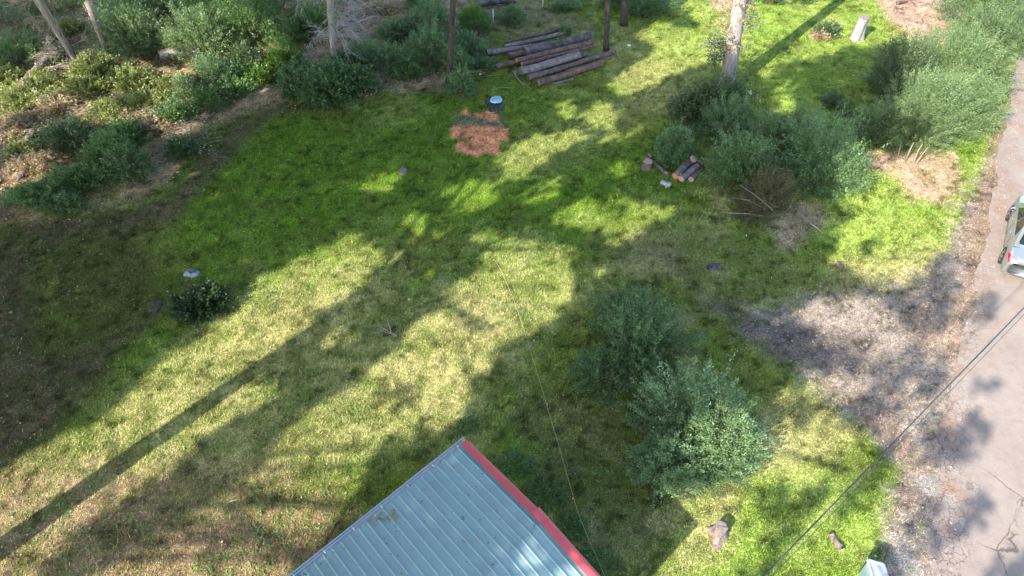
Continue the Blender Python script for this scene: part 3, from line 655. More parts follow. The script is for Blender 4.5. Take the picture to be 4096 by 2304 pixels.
# ------------------------------------------------------------------ the tall trees behind the camera that shade the lawn
LIT = [
    ([(1052, 1290), (1075, 1268), (1092, 1285), (1070, 1318)], 2.9), ([(1008, 1385), (1045, 1355), (1055, 1372), (1025, 1408)], 2.95), ([(1300, 1392), (1345, 1372), (1400, 1425), (1450, 1460), (1350, 1460)], 3.0),
    # sunlit openings, px of the 2576 frame, third = height of the lit surface
    ([(900, 490), (925, 462), (1000, 422), (1025, 440), (955, 486)], 0),
    ([(1255, 420), (1270, 378), (1330, 348), (1460, 333), (1482, 352), (1400, 385), (1335, 425), (1300, 455), (1268, 452)], 0),
    ([(1462, 290), (1480, 262), (1530, 258), (1550, 290), (1530, 325), (1485, 325)], 0),
    ([(1520, 340), (1545, 335), (1560, 352), (1540, 364), (1518, 358)], 0),
    ([(1580, 340), (1600, 312), (1618, 318), (1600, 350)], 0),
    ([(1402, 272), (1425, 255), (1450, 272), (1440, 295), (1408, 292)], 0),
    ([(1700, 20), (1740, -40), (2300, -40), (2700, -40), (2700, 780), (2490, 715), (2455, 650), (2330, 735), (2230, 715), (2160, 695), (2095, 650), (2125, 590), (2085, 545), (2130, 480), (2150, 410), (2200, 385), (2290, 330), (2240, 250), (2265, 120), (2230, 110), (2215, 118), (2130, 112), (2060, 150), (2010, 215), (1960, 230), (1905, 190), (1880, 160), (1850, 180), (1795, 150), (1740, 175), (1690, 182), (1640, 215), (1560, 228), (1530, 215), (1562, 188), (1600, 160), (1650, 120), (1600, 95), (1650, 60), (1720, 75), (1790, 65), (1740, 40)], 0),
    ([(1930, 245), (1990, 240), (2010, 265), (1975, 285), (1940, 275)], 0),
    ([(1120, 490), (1160, 458), (1252, 464), (1262, 490), (1215, 528), (1140, 530)], 0),
    ([(1296, 490), (1340, 452), (1412, 448), (1422, 480), (1380, 502), (1310, 512)], 0),
    ([(1388, 545), (1430, 513), (1500, 508), (1560, 540), (1600, 520), (1540, 500), (1620, 512), (1705, 512), (1690, 545), (1640, 562), (1590, 605), (1528, 612), (1560, 587), (1600, 560), (1530, 577), (1450, 577), (1400, 562)], 0),
    ([(1538, 425), (1560, 408), (1584, 430), (1572, 448), (1545, 446)], 0),
    ([(1015, 560), (1040, 533), (1090, 550), (1112, 590), (1080, 618), (1028, 602)], 0),
    ([(1180, 600), (1215, 585), (1262, 598), (1230, 618), (1190, 616)], 0),
    ([(1355, 618), (1400, 606), (1475, 640), (1440, 662), (1390, 645)], 0),
    ([(1056, 690), (1080, 668), (1104, 690), (1080, 712)], 0),
    ([(1500, 668), (1530, 655), (1545, 675), (1515, 690)], 0),
    ([(1120, 740), (1180, 700), (1212, 682), (1190, 660), (1270, 608), (1350, 597), (1382, 650), (1450, 690), (1458, 740), (1412, 780), (1402, 812), (1340, 822), (1300, 855), (1240, 872), (1228, 832), (1262, 822), (1170, 782)], 0),
    ([(1110, 785), (1160, 802), (1208, 842), (1230, 880), (1250, 905), (1205, 950), (1185, 990), (1150, 1000), (1182, 1012), (1150, 1052), (1090, 1082), (1050, 1052), (1030, 1025), (1055, 1005), (1010, 972), (940, 962), (920, 930), (960, 892), (1010, 862), (1060, 802)], 0),
    ([(1000, 640), (980, 668), (920, 682), (935, 720), (880, 742), (830, 762), (800, 812), (730, 862), (640, 918), (560, 976), (450, 1050), (300, 1160), (150, 1260), (-60, 1395), (-60, 1220), (100, 1120), (250, 1055), (330, 985), (390, 920), (480, 865), (560, 818), (600, 780), (590, 742), (680, 692), (770, 650), (830, 608), (880, 585), (925, 610), (965, 640)], 0),
    ([(-60, 1500), (-60, 1400), (60, 1400), (150, 1310), (300, 1210), (440, 1110), (520, 1050), (600, 1030), (590, 1060), (470, 1120), (420, 1190), (300, 1262), (200, 1330), (120, 1400), (40, 1500)], 0),
    ([(560, 1010), (700, 955), (712, 1000), (650, 1040), (590, 1035)], 0),
    ([(800, 850), (850, 830), (890, 850), (850, 880), (800, 870)], 0),
    ([(-60, 1450), (-60, 1340), (150, 1250), (450, 1040), (650, 905), (660, 950), (450, 1110), (150, 1325)], 0),
    ([(180, 1500), (320, 1385), (420, 1332), (520, 1262), (620, 1205), (680, 1132), (720, 1082), (780, 1022), (850, 990), (900, 968), (965, 990), (1010, 1030), (1050, 1072), (1040, 1110), (985, 1100), (945, 1160), (918, 1200), (900, 1250), (850, 1310), (770, 1380), (720, 1500)], 0),
    ([(1258, 1010), (1285, 995), (1305, 1015), (1280, 1035)], 0),
    # east side: mostly sunny
    ([(1500, 1560), (1640, 1380), (1650, 1260), (1690, 1200), (1860, 1205), (1920, 1160), (1935, 1060), (1975, 975), (2060, 945), (2010, 900), (1985, 880), (2070, 860), (2060, 820), (1990, 790), (2070, 750), (2150, 742), (2260, 770), (2280, 740), (2330, 720), (2700, 600), (2700, 1600)], 0),
    # sunny half of the blue green shrub
    ([(1725, 1080), (1780, 1040), (1840, 990), (1900, 1010), (1935, 1080), (1925, 1160), (1860, 1230), (1760, 1240), (1680, 1190)], 1.6),
    # woodland light
    ([(20, 150), (130, 130), (250, 120), (330, 150), (440, 170), (480, 215), (500, 262), (440, 335), (390, 345), (330, 320), (200, 300), (150, 330), (110, 400), (50, 440), (-60, 480), (-60, 220)], 0.4),
    ([(235, 20), (300, -60), (620, -60), (640, 60), (600, 120), (540, 165), (440, 200), (330, 190), (280, 120)], 1.8),
    ([(60, -60), (250, -60), (290, 150), (200, 170)], 3.0),
]
SHADE = [([(1990, 700), (2080, 690), (2170, 715), (2140, 745), (2030, 735)], 0), ([(2250, 740), (2300, 700), (2330, 760), (2280, 830), (2240, 800)], 0),
    ([(2345, 650), (2400, 640), (2410, 760), (2370, 830), (2310, 860), (2330, 920), (2260, 990), (2180, 990), (2230, 920), (2290, 880), (2330, 780)], 0),
    ([(1960, 850), (2090, 870), (2180, 905), (2300, 900), (2240, 950), (2120, 930), (1990, 915)], 0),
    ([(2055, 990), (2110, 1010), (2220, 1000), (2260, 1040), (2180, 1080), (2120, 1060), (2060, 1050)], 0),
    ([(2470, 750), (2510, 740), (2490, 790), (2430, 810), (2440, 775)], 0), ([(2440, 1040), (2490, 1050), (2480, 1095), (2440, 1110), (2400, 1090)], 0),
    ([(2460, 955), (2530, 945), (2520, 975), (2440, 985)], 0), ([(2400, 1100), (2450, 1110), (2440, 1160), (2390, 1180), (2360, 1150)], 0),
    ([(2330, 1050), (2370, 1040), (2375, 1120), (2330, 1180), (2300, 1130)], 0), ([(2200, 1150), (2230, 1080), (2250, 1120), (2225, 1230), (2180, 1230)], 0),
    ([(2380, 1330), (2480, 1250), (2490, 1290), (2400, 1360)], 0), ([(2290, 1310), (2360, 1290), (2370, 1370), (2310, 1390)], 0),
    ([(2480, 1400), (2540, 1370), (2620, 1390), (2600, 1500), (2480, 1500)], 0), ([(2190, 1500), (2270, 1350), (2290, 1370), (2240, 1500)], 0),
    ([(2360, 900), (2380, 940), (2330, 1000), (2300, 990)], 0),
    ([(1890, 1449), (1960, 1330), (2060, 1210), (2090, 1150), (2110, 1170), (2090, 1230), (1990, 1340), (1930, 1449)], 0),
    ([(1980, 1010), (2040, 990), (2060, 1040), (2010, 1070), (1970, 1050)], 0), ([(1900, 1250), (1960, 1220), (1990, 1280), (1920, 1330)], 0),
    ([(2110, 1240), (2180, 1220), (2170, 1260), (2100, 1280)], 0), ([(1935, 170), (2110, 130), (2220, 112), (2215, 135), (2110, 190), (2010, 215), (1950, 215)], 0),
    ([(2190, 100), (2270, 70), (2280, 190), (2250, 300), (2200, 330), (2180, 250)], 1.5), ([(2200, 330), (2330, 300), (2340, 340), (2230, 380)], 1.0),
    ([(2150, 610), (2200, 600), (2215, 620), (2160, 632)], 0), ([(2060, 500), (2120, 520), (2160, 535), (2100, 560), (2040, 550)], 0),
    ([(1620, 40), (1740, 30), (1700, 60)], 0), ([(1860, 220), (1900, 190), (1960, 250), (1920, 280)], 0),
    ([(300, 200), (360, 220), (340, 260), (290, 240)], 0.5), ([(100, 300), (160, 330), (150, 380), (90, 350)], 0.5), ([(420, 160), (480, 170), (470, 210), (410, 200)], 1.5)]
def ground_px(poly, h):
    if not h: return poly
    out = []
    for p in poly:
        a = at(p[0], p[1], h); g_ = a[:2]+h*COT*US; u, v, _ = proj(g_[0], g_[1]); out.append((float(u), float(v)))
    return out
st = 0.22
px, py = np.meshgrid(np.arange(-40, 44, st), np.arange(4, 56, st)); px = px.ravel(); py = py.ravel()
px = px+RNG.random(px.size)*st; py = py+RNG.random(py.size)*st
u, v, _ = proj(px, py)
ok = (u > -260) & (u < 2700) & (v > -230) & (v < 1560); px, py, u, v = px[ok], py[ok], u[ok], v[ok]
uw = u+16*(fbm(px, py, 0.9, 2, 70)-0.5)+20*(fbm(px, py, 2.2, 2, 76)-0.5); vw = v+16*(fbm(px, py, 0.9, 2, 71)-0.5)+20*(fbm(px, py, 2.2, 2, 77)-0.5)
lit = np.zeros(len(px), bool)
for p, h in LIT: lit |= pdist(uw, vw, ground_px(p, h)) > -8
sh2 = np.zeros(len(px), bool)
for p, h in SHADE: sh2 |= inpoly(uw, vw, ground_px(p, h))
wood = inpoly(u, v, [(-300, -300), (700, -300), (520, 330), (300, 340), (-300, 520)])
lit &= ~(wood & (fbm(px, py, 1.3, 2, 72) > 0.62))
edge_gap = (~lit) & (fbm(px, py, 0.8, 2, 74) > 0.80)
shade = (~lit) | sh2
glow = inpoly(uw, vw, [(1330, 240), (1480, 235), (1700, 200), (1660, 300), (1600, 380), (1540, 480), (1400, 560), (1240, 600), (1120, 620), (1000, 640), (1010, 540), (1130, 450), (1230, 330)])
thin = np.where(sh2 & lit, 0.55, np.where(glow, 0.78+0.22*sm(0.35, 0.6, fbm(px, py, 1.6, 2, 78)), 1.0))
dens = 6
PX = np.repeat(px[shade], dens); PY = np.repeat(py[shade], dens); TH = np.repeat(thin[shade], dens)
keep = RNG.random(len(PX)) < TH*0.95; PX, PY = PX[keep], PY[keep]
zc = 12.5+9.0*fbm(PX, PY, 7, 2, 80)+RNG.normal(size=len(PX))*0.9
done = np.zeros(len(PX), bool); cx = np.zeros(len(PX)); cy = cx.copy(); cz = cx.copy()
for dz in (0, 1.5, 3, 4.5, 6, 8, 10, 13, 16):
    z = zc+dz; x = PX-z*COT*US[0]; y = PY-z*COT*US[1]
    g_ = ~done & ~seen(x, y, z, 1.18) & (np.hypot(x, y)+np.abs(z-H) > 6.5)
    cx[g_], cy[g_], cz[g_] = x[g_], y[g_], z[g_]; done |= g_
cx, cy, cz = cx[done], cy[done], cz[done]
# group the foliage into trees (k-means on plan position)
NT = 20; rng = np.random.default_rng(5)
cen = np.stack([cx, cy], -1)[rng.choice(len(cx), NT, replace=False)]
main_base = np.array([-15.85, 5.35]); cen[0] = main_base
pts = np.stack([cx, cy], -1)
for it in range(12):
    lab = np.argmin(((pts[:, None]-cen[None])**2).sum(-1), 1)
    for k in range(1, NT):
        if (lab == k).any(): cen[k] = pts[lab == k].mean(0)
lit_g = [ground_px(p, h) for p, h in LIT]
def trunk_score(b, top):
    z = np.linspace(0, top, 90)
    if seen(np.full(90, b[0]), np.full(90, b[1]), z, 1.3).any(): return 1e3
    z = np.linspace(0, top, 26)
    sx = b[0]+z*COT*US[0]; sy = b[1]+z*COT*US[1]; uu, vv, dd = proj(sx, sy); s = 0
    for p in lit_g: s += (inpoly(uu, vv, p) & (dd > 1)).sum()
    return s
def hide_base(c, top):
    best = None
    for r in np.arange(0, 40, 1.0):
        for a in np.arange(0, 6.28, 0.5):
            b = c+r*np.array([math.cos(a), math.sin(a)])
            if np.min(np.hypot(*(b-np.array(UB)).T)) < 1.5 if UB else False: continue
            s = trunk_score(b, top)*1.0+r*0.55
            if s < 900 and (best is None or s < best[0]): best = (s, b)
        if best is not None and best[0] < r*0.55: break
    return best[1]
UB = []
TL = ['nearest the shed', 'beside the shed gutter', 'at the foot of the bank', 'on the lower left lawn']
shade_root = []
for k in range(NT):
    mk = lab == k
    if mk.sum() < 60: continue
    P3 = np.stack([cx[mk], cy[mk], cz[mk]], -1); top = np.percentile(cz[mk], 90)+1
    b = main_base if k == 0 else hide_base(cen[k], max(top, 14))
    UB.append(tuple(b)); root = tag(empty('tall_tree', (b[0], b[1], 0)), 'tall leafy tree outside the photo that shades the lawn', 'tree', 'tall trees around the clearing')
    hgt = max(top, 14 if k else 20); n = 20; z = np.linspace(0, hgt, n); r0 = 0.36 if k == 0 else 0.26
    T = np.stack([np.full(n, b[0]), np.full(n, b[1]), z], -1)
    T[:, :2] += np.cumsum(rng.normal(size=(n, 2))*0.03, 0)
    if k == 0: T[:, 0] -= z*0.026; T[:, 1] += z*0.026
    mb = MB(); mb.tube(T, r0*(1.0-(0.5 if k == 0 else 0.75)*z/hgt), 12, 0.06, rng=rng); mb.build('trunk', M['bark'], root)
    # limbs to foliage clusters
    nl = int(np.clip(mk.sum()/160, 5, 26)); cc = P3[rng.choice(len(P3), nl, replace=False)]
    for it in range(4):
        l2 = np.argmin(((P3[:, None]-cc[None])**2).sum(-1), 1)
        for q in range(nl):
            if (l2 == q).any(): cc[q] = P3[l2 == q].mean(0)
    lb = MB()
    for q in range(nl):
        e = cc[q]; dh = np.hypot(*(e[:2]-b)); z0 = np.clip(e[2]-dh*0.55, hgt*0.35, hgt*0.95)
        s = np.array([np.interp(z0, z, T[:, 0]), np.interp(z0, z, T[:, 1]), z0]); t = np.linspace(0, 1, 8)[:, None]
        Lm = s*(1-t)+e*t+np.array([0, 0, 1])*np.sin(t*math.pi)*dh*0.06
        tt = np.linspace(0, 7, 60); Ls = [np.interp(tt, np.arange(8), Lm[:, q_]) for q_ in range(3)]
        if seen(*Ls, 1.3).any(): continue
        lb.tube(Lm, np.linspace(0.09, 0.03, 8), 6, 0.1, rng=rng)
    if lb.n: lb.build('limbs', M['bark'], root)
    V, Q_ = leaves(P3, rng.normal(size=P3.shape), 0.36*(0.7+0.6*rng.random(len(P3))), 0.26*(0.7+0.6*rng.random(len(P3))), rng, 0.3)
    C = np.array(PAL['mid'][0])+(np.array(PAL['mid'][1])-np.array(PAL['mid'][0]))*rng.random((len(P3), 1))
    mesh('crown', V, Q_, M['leaf'], root, np.repeat(C, 4, 0))
print('casters', len(cx), 'trees', len(UB))
#PART3
# ------------------------------------------------------------------ grass, weeds, litter, undergrowth
def scatter(n, xr=(-31, 31), yr=(6.3, 42), seed=1, margin=1.06):
    r = np.random.default_rng(seed); y = yr[0]+(yr[1]-yr[0])*r.random(n)**1.25; x = xr[0]+(xr[1]-xr[0])*r.random(n)
    k = seen(x, y, np.zeros(n), margin); return x[k], y[k], r
def rzone(x, y): return road_side(x, y)
SH_E = at(1869/K, 1763/K, 2.8); SH_G = at(1190/K, 2304/K, 2.8)          # eave corner, second point of the eave
SH_R = at(2190/K, 2075/K, 3.1)                                           # ridge tip
SH_e = unit((SH_G-SH_E)[:2]); SH_v = (SH_R-SH_E)[:2]; SH_w = np.linalg.norm(SH_v); SH_v = SH_v/SH_w
def in_shed(x, y):
    r = np.stack([x-SH_E[0], y-SH_E[1]], -1); A = np.linalg.inv(np.array([SH_e, SH_v]).T); q = r@A.T
    return (q[:, 0] > 0.25) & (q[:, 1] > 0.2) & (q[:, 1] < 2*SH_w)
def keepmask(x, y): return (rzone(x, y) < -0.05) & ~in_shed(x, y)
def zat(x, y): return (fbm(x, y, 1.1, 3, 40)-0.5)*0.10*(1-sm(-1.2, -0.1, rzone(x, y)))
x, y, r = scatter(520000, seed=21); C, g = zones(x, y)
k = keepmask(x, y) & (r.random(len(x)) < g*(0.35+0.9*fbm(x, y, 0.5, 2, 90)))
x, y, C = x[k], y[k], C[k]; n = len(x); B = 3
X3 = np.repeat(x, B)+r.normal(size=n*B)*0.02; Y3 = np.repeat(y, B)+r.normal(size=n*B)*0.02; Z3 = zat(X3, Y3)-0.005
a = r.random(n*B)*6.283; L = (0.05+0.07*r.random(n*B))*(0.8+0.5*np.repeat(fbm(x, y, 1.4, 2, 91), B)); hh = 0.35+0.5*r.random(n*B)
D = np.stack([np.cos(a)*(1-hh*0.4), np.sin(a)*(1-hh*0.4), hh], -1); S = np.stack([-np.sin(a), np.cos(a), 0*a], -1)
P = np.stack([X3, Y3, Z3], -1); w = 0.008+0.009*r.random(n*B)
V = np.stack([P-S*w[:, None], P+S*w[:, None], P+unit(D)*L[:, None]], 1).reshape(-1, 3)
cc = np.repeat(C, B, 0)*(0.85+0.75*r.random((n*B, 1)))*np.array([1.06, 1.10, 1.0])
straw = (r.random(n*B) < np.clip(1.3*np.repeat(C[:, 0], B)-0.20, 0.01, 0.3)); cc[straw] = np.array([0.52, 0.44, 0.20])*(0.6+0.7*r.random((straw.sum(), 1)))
A1 = n*B
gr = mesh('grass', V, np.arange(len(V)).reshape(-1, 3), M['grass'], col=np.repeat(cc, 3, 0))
tag(gr, 'short mossy lawn grass growing over the clearing', 'grass', kind='stuff')

def rosettes(name, label, cat, n0, seed, dens_fn, size, pal, nl=6, up=0.35, kind='stuff'):
    x, y, r = scatter(n0, seed=seed); u, v, _ = proj(x, y)
    k = keepmask(x, y) & (r.random(len(x)) < dens_fn(x, y, u, v)); x, y = x[k], y[k]; n = len(x)
    s = size[0]+(size[1]-size[0])*r.random(n)**1.5
    a = (np.arange(nl)[None]/nl*6.283+r.random((n, 1))*6.28+r.normal(size=(n, nl))*0.3).ravel()
    P = np.repeat(np.stack([x, y, zat(x, y)+0.02], -1), nl, 0); ss = np.repeat(s, nl)
    D = np.stack([np.cos(a), np.sin(a), up*(0.4+r.random(n*nl))], -1)
    V, Q_ = leaves(P, D, ss, ss*0.42, r, 2.0)
    C = (np.array(pal[0])+(np.array(pal[1])-np.array(pal[0]))*r.random((n, 1)))
    o = mesh(name, V, Q_, M['grass'], col=np.repeat(np.repeat(C, nl, 0), 4, 0)); tag(o, label, cat, kind=kind); return o
low = [(-60, 1180), (250, 1120), (600, 900), (900, 800), (1100, 900), (1180, 1060), (950, 1160), (700, 1500), (-60, 1500)]
midp = [(1100, 640), (1300, 560), (1440, 640), (1440, 800), (1300, 900), (1120, 800)]
rosettes('lawn_weeds', 'small bright green broadleaf weeds dotted through the lower lawn', 'weeds', 80000, 31,
    lambda x, y, u, v: 0.03+0.75*sm(-60, 60, pdist(u, v, low))*sm(0.42, 0.68, fbm(x, y, 1.2, 2, 95))+0.8*sm(-30, 40, pdist(u, v, midp))*sm(0.4, 0.6, fbm(x, y, 0.8, 2, 96)), (0.04, 0.095), ((0.13, 0.20, 0.06), (0.25, 0.34, 0.12)))
rosettes('clover', 'patches of lush green clover in the middle of the lawn', 'clover', 90000, 32,
    lambda x, y, u, v: 0.9*sm(0.5, 0.62, fbm(x, y, 1.5, 3, 97))*sm(400, 520, v)*(1-sm(900, 1000, v))*sm(950, 1100, u)*(1-sm(1450, 1600, u))+0.02, (0.03, 0.07), ((0.07, 0.14, 0.035), (0.15, 0.25, 0.07)), nl=5)
def flakes(name, label, cat, n0, seed, dens_fn, size, asp, pal, z=0.015):
    x, y, r = scatter(n0, seed=seed); u, v, _ = proj(x, y)
    k = ~in_shed(x, y) & (rzone(x, y) < 0.6) & (r.random(len(x)) < dens_fn(x, y, u, v)); x, y = x[k], y[k]; n = len(x)
    a = r.random(n)*6.28; D = np.stack([np.cos(a), np.sin(a), r.normal(size=n)*0.35], -1); s = size[0]+(size[1]-size[0])*r.random(n)**2
    V, Q_ = leaves(np.stack([x, y, zat(x, y)+z+0.02*r.random(n)], -1), D, s, s*asp*(0.6+0.8*r.random(n)), r, 1.6)
    i = r.integers(0, len(pal), n); C = np.array(pal)[i]*(0.75+0.5*r.random((n, 1)))
    o = mesh(name, V, Q_, M['litter'], col=np.repeat(C, 4, 0)); tag(o, label, cat, kind='stuff'); return o
grv = [(1970, 770), (2080, 735), (2160, 735), (2250, 715), (2310, 700), (2370, 650), (2405, 560), (2440, 500), (2490, 430), (2560, 200), (2590, 0), (2800, 0), (2700, 1560), (2220, 1560), (2235, 1300), (2262, 1180), (2150, 1060), (2080, 1000), (2000, 900), (1850, 830)]
woodp = [(-80, -200), (1250, -200), (1200, 150), (900, 230), (600, 290), (430, 440), (330, 500), (-80, 600)]
flakes('gravel_chips', 'pale gravel and leaf bits strewn over the pull in beside the road', 'gravel', 200000, 41,
    lambda x, y, u, v: 0.55*sm(-50, 20, pdist(u, v, grv)), (0.03, 0.085), 0.4, [(0.38, 0.31, 0.26), (0.25, 0.19, 0.145), (0.48, 0.41, 0.35), (0.15, 0.11, 0.08), (0.36, 0.25, 0.17)])
flakes('leaf_litter', 'fallen brown leaves on the woodland floor', 'leaf litter', 150000, 42,
    lambda x, y, u, v: 0.8*sm(-40, 30, pdist(u, v, woodp))+0.022, (0.05, 0.13), 0.5, [(0.42, 0.26, 0.15), (0.30, 0.18, 0.10), (0.52, 0.40, 0.28), (0.16, 0.10, 0.07), (0.46, 0.22, 0.13), (0.20, 0.20, 0.06)])
flakes('bark_crumbs', 'reddish brown dead leaves and bark crumbs in the lower left lawn', 'leaf litter', 110000, 43,
    lambda x, y, u, v: 0.5*sm(-90, 60, pdist(u, v, [(-80, 1160), (300, 1140), (620, 1160), (920, 1200), (880, 1350), (740, 1500), (-80, 1520)])), (0.03, 0.07), 0.45, [(0.30, 0.15, 0.09), (0.42, 0.26, 0.16), (0.16, 0.09, 0.06), (0.50, 0.36, 0.24)])
# undergrowth of the wood: knee high brambles, twigs
def clumps(name, label, n0, seed, dens_fn, pal, rad, lf, per, hgt):
    x, y, r = scatter(n0, seed=seed); u, v, _ = proj(x, y); k = keepmask(x, y) & (r.random(len(x)) < dens_fn(x, y, u, v)); x, y = x[k], y[k]; n = len(x)
    R = rad*(0.5+r.random((n, 1, 1))); q = r.normal(size=(n, per, 3))*np.array([0.5, 0.5, 0.0])*R
    P = np.stack([x, y, 0*x], -1)[:, None]+q; P[..., 2] = 0.03+hgt*r.random((n, per))*np.repeat(R[..., 0], per, 1)
    P = P.reshape(-1, 3); V, Q_ = leaves(P, r.normal(size=P.shape)*np.array([1, 1, 0.5]), lf*(0.6+0.8*r.random(len(P))), lf*0.5, r, 1.2)
    i = r.integers(0, len(pal), n); C = np.repeat(np.array(pal)[i], per, 0)*(0.5+0.9*r.random((n*per, 1)))
    o = mesh(name, V, Q_, M['leaf'], col=np.repeat(C, 4, 0)); tag(o, label, 'undergrowth', kind='stuff'); return o
sunny = [(-60, 130), (250, 110), (500, 200), (500, 300), (420, 400), (250, 340), (60, 440), (-60, 500)]
clumps('undergrowth', 'tangled yellow green brambles over the woodland floor', 5200, 51,
    lambda x, y, u, v: sm(-20, 20, pdist(u, v, woodp))*(0.25+0.75*sm(-60, 60, pdist(u, v, sunny)))*sm(0.40, 0.52, fbm(x, y, 1.8, 3, 21)), [(0.26, 0.30, 0.07), (0.18, 0.24, 0.07), (0.34, 0.32, 0.11), (0.12, 0.18, 0.05)], 0.6, 0.10, 60, 0.5)
clumps('dry_brush', 'dead brown bracken and brush in the woodland clearing', 5200, 52,
    lambda x, y, u, v: sm(-20, 20, pdist(u, v, woodp))*(0.2+0.8*sm(-60, 60, pdist(u, v, sunny)))*sm(0.42, 0.56, fbm(x, y, 1.5, 3, 23)), [(0.46, 0.33, 0.21), (0.60, 0.48, 0.34), (0.34, 0.21, 0.13), (0.26, 0.18, 0.12)], 0.5, 0.11, 46, 0.4)
clumps('bank_plants', 'dark low plants along the shaded bank between wood and lawn', 1500, 53,
    lambda x, y, u, v: 0.9*sm(-6, 14, 30-np.abs(pdist(u, v, woodp)+6))*sm(0.45, 0.6, fbm(x, y, 1.2, 3, 24)), [(0.07, 0.11, 0.035), (0.11, 0.14, 0.05), (0.05, 0.08, 0.03)], 0.5, 0.09, 40, 0.35)
r = np.random.default_rng(61); tb = MB()
def rnd_stick(cu, cv, su, sv, L0, L1, rr=0.012, z=0.15):
    c = at(cu+su*r.normal(), cv+sv*r.normal()); a = r.random()*6.28; L = L0+(L1-L0)*r.random()
    d = np.array([math.cos(a), math.sin(a), r.normal()*0.12]); t = np.linspace(-0.5, 0.5, 6)[:, None]
    P = c+d*L*t+np.array([-math.sin(a), math.cos(a), 0])*(t**2)*L*0.5*r.normal()+np.array([0, 0, 0.05+z*r.random()])
    P[:, 2] = np.maximum(P[:, 2], 0.02); tb.tube(P, np.linspace(rr, rr*0.4, 6), 4, 0.1, cap=False, rng=r)
for c in [(60, 330, 40, 40), (130, 290, 60, 30), (380, 300, 50, 20), (440, 255, 40, 20), (100, 190, 50, 20), (470, 330, 30, 20), (290, 290, 60, 25), (260, 230, 50, 25)]:
    for q in range(100): rnd_stick(*c, 0.4, 1.5)
for c in [(960, 40, 60, 25), (1060, 60, 60, 30), (900, 60, 50, 20), (1180, 130, 50, 50)]:
    for q in range(45): rnd_stick(*c, 0.5, 1.6, 0.014)
o = tb.build('fallen_twigs', M['twig']); tag(o, 'litter of pale dead twigs on the woodland floor', 'twigs', kind='stuff')

# ------------------------------------------------------------------ logs
M['log'] = surf('log_bark', (0.05, 0.036, 0.034), (0.12, 0.09, 0.088), 6, 0.9, 0.03, stretch=(1, 1, 1), c3=(0.20, 0.155, 0.15))
M['log_red'] = surf('log_bark_reddish', (0.075, 0.045, 0.035), (0.20, 0.135, 0.12), 6, 0.9, 0.03)
M['log_grey'] = surf('log_bark_grey', (0.10, 0.08, 0.08), (0.25, 0.215, 0.22), 5, 0.9, 0.03)
M['log_black'] = surf('log_rotten_bark', (0.04, 0.035, 0.04), (0.19, 0.16, 0.155), 3, 0.95, 0.04)
def cutmat(name, c1, c2):
    m, n, b, _ = mat_new(name); tc = n.nodes.new('ShaderNodeTexCoord')
    t = noise_node(n, 14, 4, 0.6, tc.outputs['Object']); n.links.new(ramp(n, t.outputs[0], [(0.3, c1), (0.7, c2)]), b.inputs['Base Color']); b.inputs['Roughness'].default_value = 0.85
    bump(n, b, t.outputs[0], 0.01); return m
M['cut'] = cutmat('cut_wood', (0.26, 0.17, 0.12), (0.42, 0.32, 0.25)); M['cut_orange'] = cutmat('fresh_cut_wood', (0.30, 0.12, 0.05), (0.46, 0.22, 0.10))
M['cut_dark'] = cutmat('weathered_cut_wood', (0.05, 0.035, 0.03), (0.16, 0.12, 0.10)); M['cut_grey'] = cutmat('grey_cut_wood', (0.11, 0.09, 0.08), (0.22, 0.185, 0.165))
M['cut_pink'] = cutmat('pink_cut_wood', (0.28, 0.17, 0.12), (0.42, 0.28, 0.21))
def log(name, label, A, Bp, r0, r1, mat='log', cut='cut_dark', cat='log', group=None, seed=0, wob=0.02, jit=0.05, n=26, both=True):
    rg = np.random.default_rng(900+seed); A = np.array(A, float); Bp = np.array(Bp, float); t = np.linspace(0, 1, n)[:, None]
    P = A+(Bp-A)*t; L = np.linalg.norm(Bp-A)
    w = np.cumsum(rg.normal(size=(n, 3)), 0)*wob*0.25; w -= w[0]+(w[-1]-w[0])*t; P += w
    R = np.linspace(r0, r1, n)*(1+rg.normal(size=n)*0.012)
    mb = MB(); mb.tube(P, R, 16, jit, cap=False, rng=rg)
    o = mb.build(name, M[mat]); tag(o, label, cat, group)
    d = unit(Bp-A)
    for e, s, rr in ((P[0], -1, R[0]), (P[-1], 1, R[-1])):
        if not both and s == 1: continue
        c = MB(); ref = np.array([0, 0, 1.0]) if abs(d[2]) < 0.9 else np.array([1.0, 0, 0]); a1 = unit(np.cross(d, ref)); a2 = np.cross(d, a1)
        an = np.linspace(0, 6.283, 16, endpoint=False); rings = [0.0, 0.4, 0.75, 1.0]
        V = [e+d*s*0.012]
        for q in rings[1:]: V += list(e+d*s*(0.012 if q < 1 else 0.0)+rr*0.985*q*(np.cos(an)[:, None]*a1+np.sin(an)[:, None]*a2)*(1+0.02*rg.normal(size=(16, 1))))
        T = [[0, 1+i, 1+(i+1) % 16] for i in range(16)]; Q_ = [[1+k*16+i, 1+(k+1)*16+i, 1+(k+1)*16+(i+1) % 16, 1+k*16+(i+1) % 16] for k in range(2) for i in range(16)]
        c.add(V, Q_, T); c.build('cut_end', M[cut], o)
    return o
def LP(X, Y, z): return at((1900+X/4.293)/K, (80+Y/4.293)/K, z)
GL = 'logs in the big stack'
